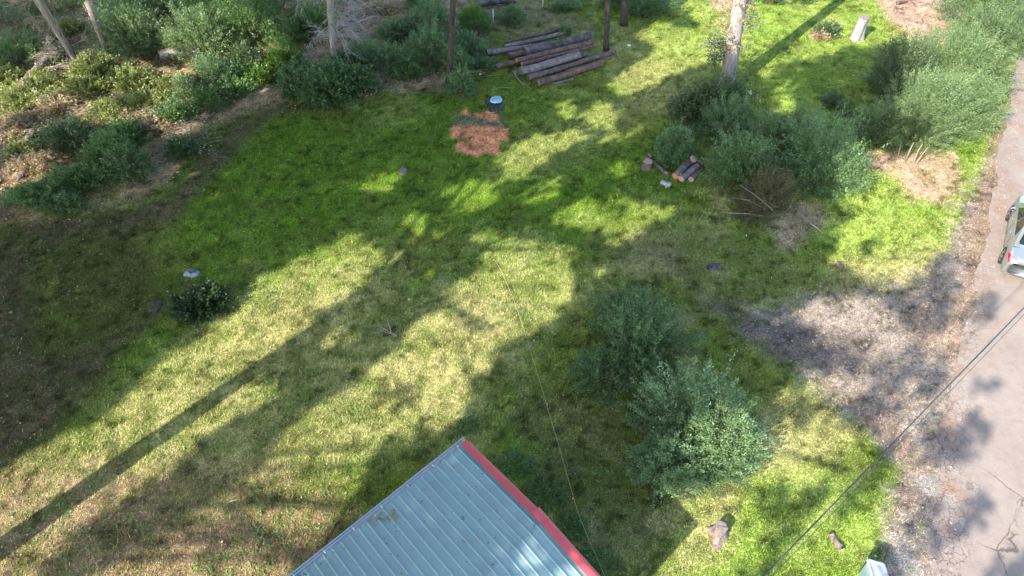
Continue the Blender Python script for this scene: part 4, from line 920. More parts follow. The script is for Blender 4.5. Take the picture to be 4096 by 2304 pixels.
for i, (a, b_, r0, r1, z0, z1, mt, ct, lb) in enumerate([
    ((520, 385), (1500, 150), 0.07, 0.085, 0.10, 0.10, 'log', 'cut_grey', 'thin straight log at the very back of the log stack'),
    ((500, 455), (1545, 225), 0.09, 0.11, 0.12, 0.12, 'log_grey', 'cut_grey', 'grey log second from the back of the log stack'),
    ((200, 560), (1250, 395), 0.16, 0.07, 0.17, 0.10, 'log_grey', 'cut_dark', 'gnarled grey root log sticking out furthest left of the stack'),
    ((860, 560), (1975, 275), 0.24, 0.22, 0.26, 0.26, 'log_black', 'cut_dark', 'thickest blackened rotten log in the log stack'),
    ((580, 615), (1500, 430), 0.15, 0.14, 0.20, 0.18, 'log_red', 'cut_dark', 'short brown log end poking out below the gnarled grey root log'),
    ((365, 800), (1400, 590), 0.13, 0.12, 0.14, 0.14, 'log_red', 'cut_grey', 'low log whose left end sticks out under the orange cut ends'),
    ((705, 695), (2010, 375), 0.115, 0.125, 0.52, 0.50, 'log_red', 'cut_orange', 'reddish log lying on top of the stack with a bright orange cut end'),
    ((800, 765), (2065, 435), 0.115, 0.085, 0.40, 0.36, 'log_red', 'cut_orange', 'slimmer top log just in front of the one with the orange end'),
    ((655, 920), (1890, 590), 0.15, 0.14, 0.16, 0.16, 'log', 'cut_dark', 'bottom log half hidden under the thick pale grey log'),
    ((780, 880), (1790, 600), 0.18, 0.18, 0.46, 0.46, 'log_grey', 'cut_dark', 'thick pale grey log on top at the front of the stack'),
    ((910, 985), (2400, 540), 0.165, 0.12, 0.17, 0.14, 'log', 'cut_dark', 'long brown log second from the front, reaching furthest right'),
    ((1095, 1080), (2190, 740), 0.15, 0.15, 0.15, 0.15, 'log_red', 'cut_grey', 'front log of the stack lying in the green grass')]):
    log('log', lb, LP(*a, z0), LP(*b_, z1), r0, r1, mt, ct, 'log', GL, 10+i, 0.03, 0.06)
mb = MB(); mb.tube([LP(640, 870, 0.25), LP(700, 960, 0.2), LP(780, 1060, 0.1), LP(830, 1130, 0.04)], [0.025, 0.022, 0.02, 0.012], 6); mb.tube([LP(760, 1040, 0.1), LP(880, 1110, 0.06), LP(980, 1190, 0.03)], [0.015, 0.012, 0.008], 5)
tag(mb.build('dead_branch', M['twig']), 'forked pale branch leaning on the left front of the log stack', 'branch')
mb = MB(); P0 = LP(1370, 1090, 0.03); P1 = LP(1690, 1000, 0.03); d = P1-P0; mb.box((P0+P1)/2, (np.linalg.norm(d), 0.14, 0.03), math.atan2(d[1], d[0]))
tag(mb.build('plank', M['log_grey'], smooth=False), 'grey weathered plank in the grass in front of the log stack', 'plank')
# firewood by the shrubs
def FP(X, Y, z): return at((2500+X/5.57)/K, (520+Y/5.57)/K, z)
GF = 'firewood logs by the shrubs'
for i, (a, b_, r0, r1, z0, z1, mt, ct, lb) in enumerate([
    ((1120, 1030), (1440, 700), 0.15, 0.15, 0.16, 0.16, 'log_grey', 'cut_orange', 'left thick firewood log with an orange lower end'),
    ((1250, 1090), (1610, 800), 0.14, 0.13, 0.17, 0.17, 'log_grey', 'cut_pink', 'middle thick firewood log with pale grey bark'),
    ((1470, 1100), (1620, 960), 0.125, 0.125, 0.13, 0.13, 'log', 'cut', 'short firewood log at the lower right of the firewood pile'),
    ((1455, 680), (1520, 640), 0.17, 0.165, 0.34, 0.50, 'log', 'cut', 'upturned round firewood block on top of the firewood pile'),
    ((1590, 690), (1760, 760), 0.11, 0.11, 0.12, 0.12, 'log', 'cut_dark', 'dark short log at the right of the firewood pile under the shrub'),
    ((1400, 440), (1545, 465), 0.07, 0.06, 0.08, 0.08, 'log_grey', 'cut_grey', 'small pale log in the dark gap behind the firewood pile')]):
    log('firewood_log', lb, FP(*a, z0), FP(*b_, z1), r0, r1, mt, ct, 'firewood', GF, 40+i, 0.01, 0.05)
log('thin_log', 'thin mossy log lying between the pink stump and the firewood pile', FP(560, 660, 0.08), FP(950, 980, 0.08), 0.065, 0.085, 'log', 'cut_grey', 'log', None, 60)
log('wood_piece', 'small pale split piece of wood above the pink topped stump', FP(520, 520, 0.05), FP(570, 600, 0.05), 0.05, 0.07, 'log_grey', 'cut_pink', 'wood piece', None, 61)
log('wood_piece', 'short pale block of wood touching the pink topped stump', FP(475, 620, 0.07), FP(560, 670, 0.07), 0.07, 0.06, 'log_grey', 'cut_pink', 'wood piece', None, 62)
log('small_log_end', 'little round orange log end between the two thick firewood logs', FP(1235, 985, 0.30), FP(1262, 950, 0.30), 0.045, 0.045, 'log_red', 'cut_orange', 'log', None, 63)
# concrete block
M['concrete'] = surf('concrete', (0.26, 0.27, 0.26), (0.42, 0.43, 0.42), 12, 0.9, 0.01)
mb = MB(); c = FP(910, 1195, 0.07); mb.box(c, (0.42, 0.18, 0.14), -0.55); mb.box(c+np.array([-0.02, -0.05, 0.075]), (0.05, 0.10, 0.02), 0.4); mb.box(c+np.array([0.0, -0.17, -0.04]), (0.08, 0.07, 0.04), 0.8)
tag(mb.build('concrete_block', M['concrete'], smooth=False), 'broken grey concrete block in the grass left of the firewood pile', 'block')
# fallen trunks in the wood
def fp(u4, v4, z): return at(u4/K, v4/K, z)
log('fallen_log', 'thick fallen log between the green shrubs in the wood', fp(640, 222, 0.27), fp(790, 200, 0.27), 0.27, 0.25, 'bark_pale', 'cut_dark', 'log', None, 70, 0.03, 0.1)
log('fallen_log', 'broken fallen trunk with a pale splintered end on the sunny bank', fp(85, 350, 0.25), fp(235, 175, 0.35), 0.23, 0.19, 'bark', 'cut_pink', 'log', None, 71, 0.05, 0.12)
log('fallen_log', 'dark fallen trunk behind the broken splintered one', fp(60, 295, 0.15), fp(330, 255, 0.2), 0.13, 0.11, 'log_black', 'cut_dark', 'log', None, 72, 0.05, 0.1)
log('fallen_log', 'pale bare log lying right of the dead white trunk', fp(1340, 143, 0.12), fp(1470, 140, 0.12), 0.09, 0.11, 'bark_pale', 'cut_grey', 'log', None, 73, 0.05, 0.1)
log('fallen_log', 'slender fallen pole slanting up right of the dead white trunk', fp(1345, 118, 0.15), fp(1520, 62, 0.3), 0.06, 0.045, 'bark_pale', 'cut_grey', 'log', None, 74, 0.05, 0.1)
log('fallen_log', 'black fallen log at the back of the shady clearing', fp(1595, 85, 0.15), fp(1720, 62, 0.15), 0.15, 0.13, 'log_black', 'cut_dark', 'log', None, 75, 0.05, 0.1)
log('fallen_log', 'black fallen log at the top edge above the yellow green shrub', fp(1900, 22, 0.12), fp(2060, 2, 0.12), 0.14, 0.12, 'log_black', 'cut_dark', 'log', None, 76, 0.05, 0.1)
log('fallen_log', 'short charred log end on the left bank', fp(68, 712, 0.12), fp(98, 690, 0.14), 0.11, 0.11, 'log_black', 'cut_dark', 'log', None, 77, 0.02, 0.1)
log('fallen_log', 'mossy grey chunk of trunk among dry brush at the left', fp(100, 575, 0.2), fp(135, 530, 0.2), 0.2, 0.18, 'log', 'cut_dark', 'log', None, 78, 0.05, 0.14)
log('fallen_log', 'thin leaning pole with peeled bark on the sunny bank', fp(140, 295, 0.3), fp(255, 255, 0.55), 0.035, 0.025, 'bark_dead', 'cut_grey', 'log', None, 79, 0.08, 0.1)

# ------------------------------------------------------------------ stumps
def stump(name, label, c, h, r, mat, cut, seed, flare=1.25, roots=(), lean=(0, 0), group=None, top_tilt=(0, 0), split=False):
    rg = np.random.default_rng(seed); na = 40; nz = 14; c = np.array(c); an = np.linspace(0, 2*math.pi, na, endpoint=False); V = []
    lob = 1+0.06*np.cos(3*an+rg.random()*6)+0.04*np.cos(7*an+rg.random()*6)
    for k in range(nz):
        s = k/(nz-1); R = r*(1+(flare-1)*(1-s)**3)*lob*(1+0.02*rg.normal(size=na))
        for (ra_, rl, rw) in roots: R = R+rl*np.exp(-((np.angle(np.exp(1j*(an-ra_))))/rw)**2)*(1-s)**2.2
        z = s*h+s*(top_tilt[0]*np.cos(an)+top_tilt[1]*np.sin(an))*r
        V.append(np.stack([c[0]+R*np.cos(an)+lean[0]*s*h, c[1]+R*np.sin(an)+lean[1]*s*h, c[2]-0.03+z], -1))
    V = np.vstack(V); Q_ = [[k*na+i, k*na+(i+1) % na, (k+1)*na+(i+1) % na, (k+1)*na+i] for k in range(nz-1) for i in range(na)]
    o = mesh(name, V, np.array(Q_), M[mat], smooth=True); tag(o, label, 'stump', group)
    T = V[-na:]; ctr = T.mean(0); W_ = [ctr+np.array([0, 0, 0.0])]
    for q in (0.35, 0.7, 0.985): W_ += list(ctr+(T-ctr)*q+np.array([0, 0, 0.008])*(q < 0.9))
    T3 = [[0, 1+i, 1+(i+1) % na] for i in range(na)]; Q3 = [[1+k*na+i, 1+(k+1)*na+i, 1+(k+1)*na+(i+1) % na, 1+k*na+(i+1) % na] for k in range(2) for i in range(na)]
    mesh('cut_top', np.array(W_), [np.array(Q3), np.array(T3)], M[cut], o, smooth=False)
    if split:
        m2 = MB(); a0 = ctr+np.array([-r*0.9, 0.02, 0.012]); a1 = ctr+np.array([r*0.85, -0.02, 0.012]); m2.tube([a0, (a0+a1)/2+np.array([0, 0.02, 0]), a1], [0.006, 0.012, 0.008], 5)
        m2.build('crack', M['cut_dark'], o)
    return o
M['stumpbark'] = surf('stump_bark', (0.08, 0.06, 0.052), (0.25, 0.195, 0.175), 9, 0.9, 0.04)
M['stumpgrey'] = surf('silver_dead_wood', (0.09, 0.085, 0.085), (0.27, 0.26, 0.26), 4, 0.85, 0.05, stretch=(5, 5, 0.8), c3=(0.36, 0.35, 0.34))
stump('tree_stump', 'low broad stump with a cracked cut top and spreading roots on the sunny lawn', [*fp(2886, 2106, 0.42)[:2], 0], 0.42, 0.165, 'stumpbark', 'cut_grey', 3, 1.2, [(-1.85, 0.34, 0.5), (2.7, 0.16, 0.5), (-0.7, 0.12, 0.5)], (0.0, 0.0), None, (-0.04, 0.10), True)
stump('dead_stump', 'tall silver grey stump standing on the bright lawn near the wood chips', fp(3420, 158, 0), 1.25, 0.25, 'stumpgrey', 'cut_grey', 4, 1.15, [(-0.4, 0.2, 0.3)], (0.06, 0.0), None, (0.1, 0.1))
stump('tree_stump', 'small round pale stump on the shaded lawn left of centre', fp(1612, 690, 0), 0.17, 0.17, 'stumpbark', 'cut_grey', 5, 1.1)
stump('tree_stump', 'round stump with a fresh pink cut top beside the thin log', fp(2588, 668, 0), 0.32, 0.19, 'cut_dark', 'cut_pink', 6, 1.2, [(-2.4, 0.12, 0.4)], (0, 0), None, (0.0, 0.05))
# ------------------------------------------------------------------ small things on the ground
M['blue'] = surf('blue_crumpled_cover', (0.10, 0.28, 0.42), (0.38, 0.58, 0.70), 9, 0.45, 0.04, c3=(0.20, 0.40, 0.54))
M['blackp'] = surf('black_plastic', (0.012, 0.012, 0.018), (0.04, 0.04, 0.055), 7, 0.5, 0.04)
M['rock'] = surf('pale_boulder', (0.10, 0.12, 0.16), (0.30, 0.34, 0.41), 7, 0.85, 0.04)
M['sod'] = surf('dark_sod', (0.035, 0.035, 0.02), (0.09, 0.085, 0.05), 9, 0.95, 0.03)
M['white'] = surf('white_paint', (0.62, 0.62, 0.60), (0.78, 0.78, 0.76), 6, 0.6, 0)
def blob(name, c, rx, ry, rz_, seed, mat, ragged=0.12, flat=0.0, label='', cat='', na=48, nr=10, smooth=True):
    rg = np.random.default_rng(seed); an = np.linspace(0, 2*math.pi, na, endpoint=False); ph = rg.random(6)*6.28
    rad = 1+ragged*sum(np.cos((k+2)*an+ph[k])/(1+k*0.7) for k in range(6))
    V = [np.array([[c[0], c[1], c[2]+rz_]])]
    for k in range(1, nr+1):
        s = k/nr; z = rz_*math.sqrt(max(0, 1-s**2.6)); R = rad*s if s > 0.5 else (1+(rad-1)*s*2)*s
        zz_ = z*(1+0.10*rg.normal(size=na)*(s < 1)) if rz_ > 0.1 else z+0.012*rg.random(na)
        V.append(np.stack([c[0]+rx*R*np.cos(an), c[1]+ry*R*np.sin(an), c[2]+zz_-(0.03 if k == nr else 0)], -1))
    V = np.vstack(V); T = [[0, 1+i, 1+(i+1) % na] for i in range(na)]; Q_ = [[1+k*na+i, 1+(k+1)*na+i, 1+(k+1)*na+(i+1) % na, 1+k*na+(i+1) % na] for k in range(nr-1) for i in range(na)]
    o = mesh(name, V, [np.array(Q_), np.array(T)], M[mat], smooth=smooth); tag(o, label, cat); return o
blob('plastic_sheet', fp(1982, 418, 0), 0.50, 0.62, 0.03, 8, 'blackp', 0.16, label='ragged black plastic sheet on the ground under the blue cover', cat='sheet')
mb = MB(); c = fp(1985, 409, 0); z = np.array([0.0, 0.03, 0.08, 0.12]); mb.tube(np.stack([np.full(4, c[0]), np.full(4, c[1]+0.02), z], -1), [0.26, 0.27, 0.265, 0.25], 20, 0.02)
bk = mb.build('covered_tub', M['blackp']); tag(bk, 'low round tub with a crumpled light blue cover on the black sheet', 'tub')
o = blob('crumpled_cover', (c[0], c[1]+0.02, 0.11), 0.285, 0.285, 0.07, 9, 'blue', 0.05, smooth=False); o.parent = bk
V_ = np.array([list(q.co) for q in o.data.vertices]); rg = np.random.default_rng(2); V_[:, 2] += rg.random(len(V_))*0.03; o.data.vertices.foreach_set('co', V_.ravel().astype(np.float32))
for kk in ('label', 'category'):
    if kk in o: del o[kk]
blob('boulder', fp(770, 1096, 0), 0.27, 0.20, 0.16, 10, 'rock', 0.10, label='pale blue grey boulder beside the round dark bush', cat='rock')
blob('sunken_rock', fp(620, 1225, 0), 0.22, 0.36, 0.04, 11, 'sod', 0.15, label='dark flat rock sunk in the grass left of the round dark bush', cat='rock')
blob('stone', fp(2515, 182, 0), 0.09, 0.08, 0.06, 12, 'white', 0.1, label='small whitish stone on the lawn right of the log stack', cat='stone')
blob('stone', fp(1921, 298, 0), 0.06, 0.05, 0.05, 13, 'white', 0.1, label='tiny white stone at the wood edge left of the log stack', cat='stone')
blob('pale_stone', fp(3533, 243, 0), 0.16, 0.13, 0.09, 14, 'stumpbark', 0.1, label='pinkish stone on the lawn left of the very large green shrub', cat='stone')
blob('pale_stone', fp(2740, 145, 0), 0.12, 0.10, 0.06, 15, 'stumpbark', 0.1, label='pinkish stone on the bright lawn left of the tall pale trunk', cat='stone')
PAL['blossom'] = ((0.35, 0.34, 0.28), (0.70, 0.68, 0.60))
bush('blossom_clump', 'patch of white blossom at the edge of the top right shrub', 'flowers', [dict(p=(3815/K, 68/K), rx=0.38, ry=0.28, h=0.35, n=24, per=14, pal='blossom', leafl=0.10, leafw=0.07)], group=None, stems=0, seed=45)
log('bark_chunk', 'rotten brown piece of log in the grass above the plastic box', fp(3325, 2135, 0.07), fp(3368, 2200, 0.07), 0.075, 0.09, 'stumpbark', 'cut', 'bark', None, 80, 0.02, 0.16)
log('bark_chunk', 'small dark red bark chunk on the sunny lawn near the gravel', fp(3348, 1052, 0.06), fp(3368, 1072, 0.06), 0.09, 0.09, 'log_red', 'cut_dark', 'bark', None, 81, 0.01, 0.1)
log('bark_chunk', 'brown bark chunk at the top edge on the red wood chips', fp(3590, 12, 0.12), fp(3625, 2, 0.14), 0.12, 0.09, 'log_red', 'cut_dark', 'bark', None, 82, 0.02, 0.1)
blob('dirt_mound', fp(2855, 1068, 0), 0.26, 0.22, 0.07, 17, 'log_black', 0.15, label='small dark mound of dug soil on the mossy lawn', cat='soil')
for (uv, h, l) in (((3133/1.0*0+1973, 92), 0.75, 'white marker stake behind the log stack'), ((2171, 26), 0.6, 'white marker stake at the top edge above the log stack')):
    mb = MB(); c = fp(*uv, 0); mb.box(c+np.array([0, 0, h/2]), (0.05, 0.03, h)); mb.box(c+np.array([0, 0, h+0.02]), (0.035, 0.02, 0.04)); tag(mb.build('marker_stake', M['white'], smooth=False), l, 'stake', 'white marker stakes')
def stick(name, label, pts, r0, mat='twig', forks=()):
    mb = MB(); P = np.array([fp(a, b_, z) for a, b_, z in pts]); mb.tube(P, np.linspace(r0, r0*0.4, len(P)), 6, 0.1)
    for f in forks: Pf = np.array([fp(a, b_, z) for a, b_, z in f]); mb.tube(Pf, np.linspace(r0*0.8, r0*0.3, len(Pf)), 5, 0.1)
    o = mb.build(name, M[mat]); tag(o, label, 'branch'); return o
stick('dead_branch', 'pale forked branch lying on the lawn where the shadow ends', [(1588, 1345, 0.03), (1560, 1328, 0.06), (1532, 1312, 0.05), (1512, 1298, 0.03)], 0.028, 'twig', [[(1570, 1334, 0.05), (1545, 1330, 0.06), (1520, 1312, 0.04)], [(1565, 1330, 0.06), (1556, 1300, 0.1), (1548, 1268, 0.06)]])
stick('dead_branch', 'pale peeled branch on the soil patch below the twiggy shrub', [(3238, 890, 0.05), (3250, 900, 0.06), (3268, 912, 0.05), (3285, 925, 0.03)], 0.035, 'twig_grey', [[(3245, 896, 0.05), (3240, 880, 0.05)]])
stick('dead_branch', 'thin curved stick on the shaded lawn below the dead white trunk', [(1524, 470, 0.03), (1530, 485, 0.04), (1545, 498, 0.04), (1562, 508, 0.03)], 0.012)
stick('dead_branch', 'long thin stick lying near the lower edge beside the shed gutter', [(1200, 2150, 0.04), (1185, 2200, 0.06), (1165, 2250, 0.05), (1145, 2300, 0.04)], 0.012)
stick('dead_branch', 'short white stick in the shadow band on the lower lawn', [(920, 2006, 0.03), (940, 2000, 0.04), (965, 1992, 0.03)], 0.018, 'twig_grey')
stick('dead_branch', 'long bare stem arching out left from the twiggy shrub', [(3125, 858, 0.12), (3085, 868, 0.25), (3040, 862, 0.4), (2990, 855, 0.5), (2920, 852, 0.5), (2880, 848, 0.45)], 0.017, 'twig_grey', [[(3125, 858, 0.12), (3160, 830, 0.5), (3175, 790, 0.9)], [(3110, 862, 0.15), (3080, 830, 0.7), (3020, 780, 1.1), (2960, 740, 1.4)], [(3100, 866, 0.15), (3050, 830, 0.6), (2990, 800, 0.9), (2930, 790, 1.0)]])
stick('dead_branch', 'cluster of bare curved stems below the very large green shrub', [(3622, 640, 0.05), (3640, 600, 0.5), (3655, 570, 0.9)], 0.04, 'twig', [[(3655, 650, 0.05), (3672, 605, 0.5), (3690, 575, 0.9)], [(3592, 630, 0.05), (3600, 590, 0.5), (3605, 560, 0.8)], [(3665, 655, 0.05), (3695, 610, 0.5), (3712, 590, 0.9)]])
# thin wire over the lawn
W_ = [(1985, 1050, 0.03), (2004, 1080, 0.06), (2055, 1200, 0.15), (2098, 1324, 0.25), (2162, 1536, 0.3), (2240, 1800, 0.3), (2313, 2055, 0.25), (2353, 2151, 0.2), (2419, 2304, 0.1), (2440, 2350, 0.03)]
mb = MB(); P = np.array([fp(*w) for w in W_]); t = np.linspace(0, 1, 60); P = np.stack([np.interp(t, np.linspace(0, 1, len(P)), P[:, k]) for k in range(3)], -1); mb.tube(P, 0.0038, 5)
M['wire'] = surf('pale_cord', (0.50, 0.42, 0.22), (0.62, 0.54, 0.32), 20, 0.5, 0)
tag(mb.build('rope', M['wire']), 'thin pale rope running over the lawn towards the shed', 'rope')
#PART4
# ------------------------------------------------------------------ shed
def metal(name, col, rough, spec=0.5, met=0.0, var=0.08, sc=1.2):
    m, n, b, _ = mat_new(name); tc = n.nodes.new('ShaderNodeTexCoord'); t = noise_node(n, sc, 5, 0.65, tc.outputs['Object']); t2 = noise_node(n, sc*25, 2, 0.6, tc.outputs['Object'])
    c = np.array(col); a = mix_col(n, 1.0, ramp(n, t.outputs[0], [(0.3, tuple(c*(1-var))), (0.7, tuple(c*(1+var)))]), ramp(n, t2.outputs[0], [(0.3, (0.94,)*3), (0.7, (1.05,)*3)]), 'MULTIPLY')
    n.links.new(a, b.inputs['Base Color']); b.inputs['Roughness'].default_value = rough; b.inputs['Metallic'].default_value = met; b.inputs['Specular IOR Level'].default_value = spec
    return m
M['roof'] = metal('galvanised_roof', (0.20, 0.295, 0.30), 0.55, 0.35, 0.1, 0.10); M['fascia'] = metal('red_trim', (0.46, 0.07, 0.08), 0.45, 0.4, 0, 0.1)
M['gutter'] = metal('gutter_metal', (0.40, 0.44, 0.46), 0.35, 0.5, 0.6, 0.1); M['wall'] = metal('shed_wall', (0.36, 0.38, 0.36), 0.6, 0.3); M['dark'] = surf('shadow_gap', (0.03, 0.03, 0.03), (0.06, 0.055, 0.05), 8, 0.9, 0)
hE = 2.8; ev = np.array([*SH_e, 0.0]); vv = np.array([*SH_v, 0.0]); E0 = np.array([*SH_E[:2], hE]); wR = SH_w; LEN = 9.0
rise1 = 0.30; far = at(2390/K, 2304/K, 2.92); 
# far slope direction: from the ridge tip through the point seen at the frame's lower edge
fv = np.array([*(far[:2]-SH_R[:2]), 0.0]); fl_ = np.linalg.norm(fv); fv = fv/fl_; drop = 0.18/fl_
shed = tag(empty('shed', (E0[0], E0[1], 0)), 'metal shed with ribbed blue grey roof and red gable trim', 'shed')
def ribbed(name, P0, along, down, L, Wd, slope_z, z0, off0=0.0):
    """sheet from eave line; ribs run across 'down'"""
    pitch = 0.232; prof = []; s = 0.0
    while s < L:
        for ds, h in ((0.0, 0.0), (0.090, 0.003), (0.176, 0.0), (0.188, 0.020), (0.206, 0.020), (0.218, 0.0)): prof.append((s+ds, h))
        s += pitch
    prof = np.array(prof); nb = 14; t = np.linspace(0, 1, nb)
    A = prof[:, 0][:, None]; Hh = prof[:, 1][:, None]
    V = P0+along*A[..., None]+down*(t*Wd)[None, :, None]+np.array([0, 0, 1])*(Hh+slope_z*t*Wd)[..., None]
    V = V.reshape(-1, 3); n1 = len(prof); i = np.arange(n1-1)[:, None]*nb; k = np.arange(nb-1)[None]
    return V, np.stack([i+k, i+k+1, i+nb+k+1, i+nb+k], -1).reshape(-1, 4)
up1 = rise1/wR
V, Q_ = ribbed('r', E0+ev*0.10, ev, vv, LEN, wR, up1, 0); mesh('roof_sheet', V, Q_, M['roof'], shed, smooth=False)
R0 = E0+vv*wR+np.array([0, 0, rise1+0.006])
V, Q_ = ribbed('r', R0+ev*0.10-fv*0.02, ev, fv, LEN, 2.15, -0.10, 0); mesh('roof_sheet', V, Q_, M['roof'], shed, smooth=False)
# soffit under the sheets
mb = MB(); dn = np.array([0, 0, -0.05]); A_ = [E0, E0+ev*LEN, E0+ev*LEN+vv*wR+[0, 0, rise1], E0+vv*wR+[0, 0, rise1]]
B_ = [A_[3], A_[2], A_[2]+fv*2.15+[0, 0, -0.215], A_[3]+fv*2.15+[0, 0, -0.215]]
for q in (A_, B_): mb.add(np.array(q)+dn, [[0, 1, 2, 3]])
mb.build('roof_underside', M['dark'], shed, smooth=False)
# gutter: half round trough outside the eave with hangers
gb_ = MB(); an = np.linspace(math.pi, 2*math.pi, 9); outw = -vv
prof = [outw*(0.075+0.065*math.cos(a))+np.array([0, 0, -0.02+0.075*math.sin(a)]) for a in an]; prof = prof+[prof[-1]+np.array([0, 0, 0.012])]
V = []; 
for s in (0.0, LEN):
    for p in prof: V.append(E0+ev*s+p+np.array([0, 0, 0.01]))
npf = len(prof); gb_.add(V, [[i, i+1, npf+i+1, npf+i] for i in range(npf-1)])
gut = gb_.build('gutter', M['gutter'], shed, smooth=True)
lp = MB(); q0 = E0+outw*0.142+np.array([0, 0, 0.0]); lp.tube([q0, q0+ev*LEN], 0.012, 8); q0 = E0+outw*0.012+np.array([0, 0, -0.01]); lp.tube([q0, q0+ev*LEN], 0.008, 6)
lp.build('gutter_lip', M['gutter'], shed)
for k in range(12):
    hg = MB(); hg.box(E0+ev*(0.28+0.78*k)+outw*0.07+np.array([0, 0, -0.002]), (0.028, 0.14, 0.012), math.atan2(ev[1], ev[0]))
    hg.build('gutter_hanger', M['gutter'], shed, smooth=False)
lm = MB(); r = np.random.default_rng(8)
# red trim along the gable: two lengths lapped at the ridge
def trim(P, Qp, wd, nm, lift=0.0):
    d = unit(Qp-P); s = unit(np.cross(d, [0, 0, 1.0])); s = s if np.dot(s, -ev) > 0 else -s
    L = np.linalg.norm(Qp-P); m_ = MB(); pr = [(-0.10, 0.035), (0.0, 0.045), (wd, 0.035), (wd, -0.14), (wd-0.02, -0.14)]
    V = [X_+s*a+np.array([0, 0, b_+lift]) for X_ in (P, Qp) for a, b_ in pr]; k = len(pr)
    m_.add(V, [[i, i+1, k+i+1, k+i] for i in range(k-1)]); return m_.build(nm, M['fascia'], shed, smooth=False)
tip0 = E0+ev*0.10; tipR = R0+ev*0.10
trim(tip0-vv*0.02, tipR+vv*0.06, 0.11, 'gable_trim'); trim(tipR-fv*0.32+np.array([0, 0, 0.0]), tipR+fv*2.15+np.array([0, 0, -0.215]), 0.13, 'gable_trim', 0.012)
wl = MB(); ins = 0.35
c0 = E0+ev*ins+vv*0.25; c1 = E0+ev*LEN+vv*0.25; c2 = R0+fv*1.95+ev*ins; rg_ = E0+ev*ins+vv*wR
for a_, b_ in ((c0, c1),): wl.add([[a_[0], a_[1], -0.1], [b_[0], b_[1], -0.1], [b_[0], b_[1], hE-0.06], [a_[0], a_[1], hE-0.06]], [[0, 1, 2, 3]])
wl.add([[c0[0], c0[1], -0.1], [rg_[0], rg_[1], -0.1], [c2[0], c2[1], -0.1], [c2[0], c2[1], 2.7], [rg_[0], rg_[1], 3.0], [c0[0], c0[1], hE-0.06]], [[0, 1, 4, 5], [1, 2, 3, 4]])
e2 = c2+ev*(LEN-ins); wl.add([[c2[0], c2[1], -0.1], [e2[0], e2[1], -0.1], [e2[0], e2[1], 2.7], [c2[0], c2[1], 2.7]], [[0, 1, 2, 3]])
wl.build('wall', M['wall'], shed, smooth=False)
# leaves lying on the roof
r = np.random.default_rng(12); n = 150; s = 0.3+5.8*r.random(n); t = wR*(r.random(n)**1.6); P = E0+ev*s[:, None]+vv*t[:, None]+np.array([0, 0, 1])*(t*up1+0.012)[:, None]
a = r.random(n)*6.28; V, Q_ = leaves(P, np.stack([np.cos(a), np.sin(a), 0*a], -1), 0.03+0.07*r.random(n)**2, 0.02+0.02*r.random(n), r, 6.0)
i = r.integers(0, 4, n); C = np.array([(0.05, 0.05, 0.05), (0.10, 0.08, 0.06), (0.30, 0.12, 0.07), (0.07, 0.07, 0.07)])[i]
tag(mesh('roof_litter', V, Q_, M['litter'], col=np.repeat(C, 4, 0)), 'dead leaves and twigs fallen on the shed roof', 'leaves', kind='stuff')
for q, (ss, tt, sc_) in enumerate(((2.55, 0.35, 1.0), (2.9, 0.12, 0.7))):
    P = E0+ev*(ss+0.10*r.normal(size=(26, 1)))+vv*(tt+0.07*r.normal(size=(26, 1))); P[:, 2] = hE+0.03+0.03*r.random(26)
    V, Q_ = leaves(P, r.normal(size=(26, 3))*np.array([1, 1, 0.1]), 0.09*sc_, 0.05*sc_, r, 4)
    tag(mesh('leaf_clump', V, Q_, M['litter'], col=np.repeat(np.array([(0.24, 0.15, 0.07)])*(0.6+0.8*r.random((26, 1))), 4, 0)), ['clump of brown leaves on the shed roof by the gutter', 'smaller red brown leaf clump at the gutter edge of the roof'][q], 'leaves')

# ------------------------------------------------------------------ overhead cables with their poles
P1 = at(4096/K, 1232/K, 7.0); P2 = at(3055/K, 2304/K, 7.0); d = P2-P1
PA = P1-d*1.05; PB = P2+d*1.25
M['cable'] = metal('black_cable', (0.05, 0.05, 0.055), 0.3, 0.6, 0.0); M['pole'] = surf('pole_wood', (0.16, 0.12, 0.09), (0.28, 0.22, 0.17), 5, 0.9, 0.01, stretch=(4, 4, 0.5))
sidev = unit(np.cross(d, [0, 0, 1.0]))
def cable(name, label, off, rr, sag, tw=0.0, z0=0.0):
    t = np.linspace(0, 1, 240); P = PA+(PB-PA)*t[:, None]+sidev*off
    tm = (np.dot(P1-PA, unit(PB-PA)))/np.linalg.norm(PB-PA)
    P[:, 2] += z0+sag*(4*(t-0.5)**2-4*(0.45-0.5)**2)
    mb = MB()
    if tw:
        for ph in (0, 2.1, 4.2):
            a = t*520+ph; Q2 = P+np.stack([np.cos(a)*sidev[0], np.cos(a)*sidev[1], np.sin(a)], -1)*tw; mb.tube(Q2, rr, 6)
    else: mb.tube(P, rr, 6)
    o = mb.build(name, M['cable']); tag(o, label, 'cable', 'overhead cables'); return o
cable('power_cable', 'thick twisted black overhead cable crossing the lower right', 0.0, 0.009, 0.35, 0.009)
cable('power_cable', 'thin overhead cable running just beside the thick twisted one', -0.075, 0.006, 0.35, 0, -0.15)
for X_, l in ((PA, 'wooden utility pole across the road holding the cables'), (PB, 'wooden utility pole behind the shed holding the cables')):
    root = tag(empty('utility_pole', (X_[0], X_[1], 0)), l, 'pole', 'utility poles')
    mb = MB(); z = np.linspace(-0.2, 9, 10); mb.tube(np.stack([np.full(10, X_[0]), np.full(10, X_[1]), z], -1), np.linspace(0.16, 0.11, 10), 12, 0.02); mb.build('pole', M['pole'], root)
    mb = MB(); mb.box((X_[0], X_[1], 8.2), (0.1, 1.8, 0.1), math.atan2(d[1], d[0])); mb.build('crossarm', M['pole'], root, smooth=False)

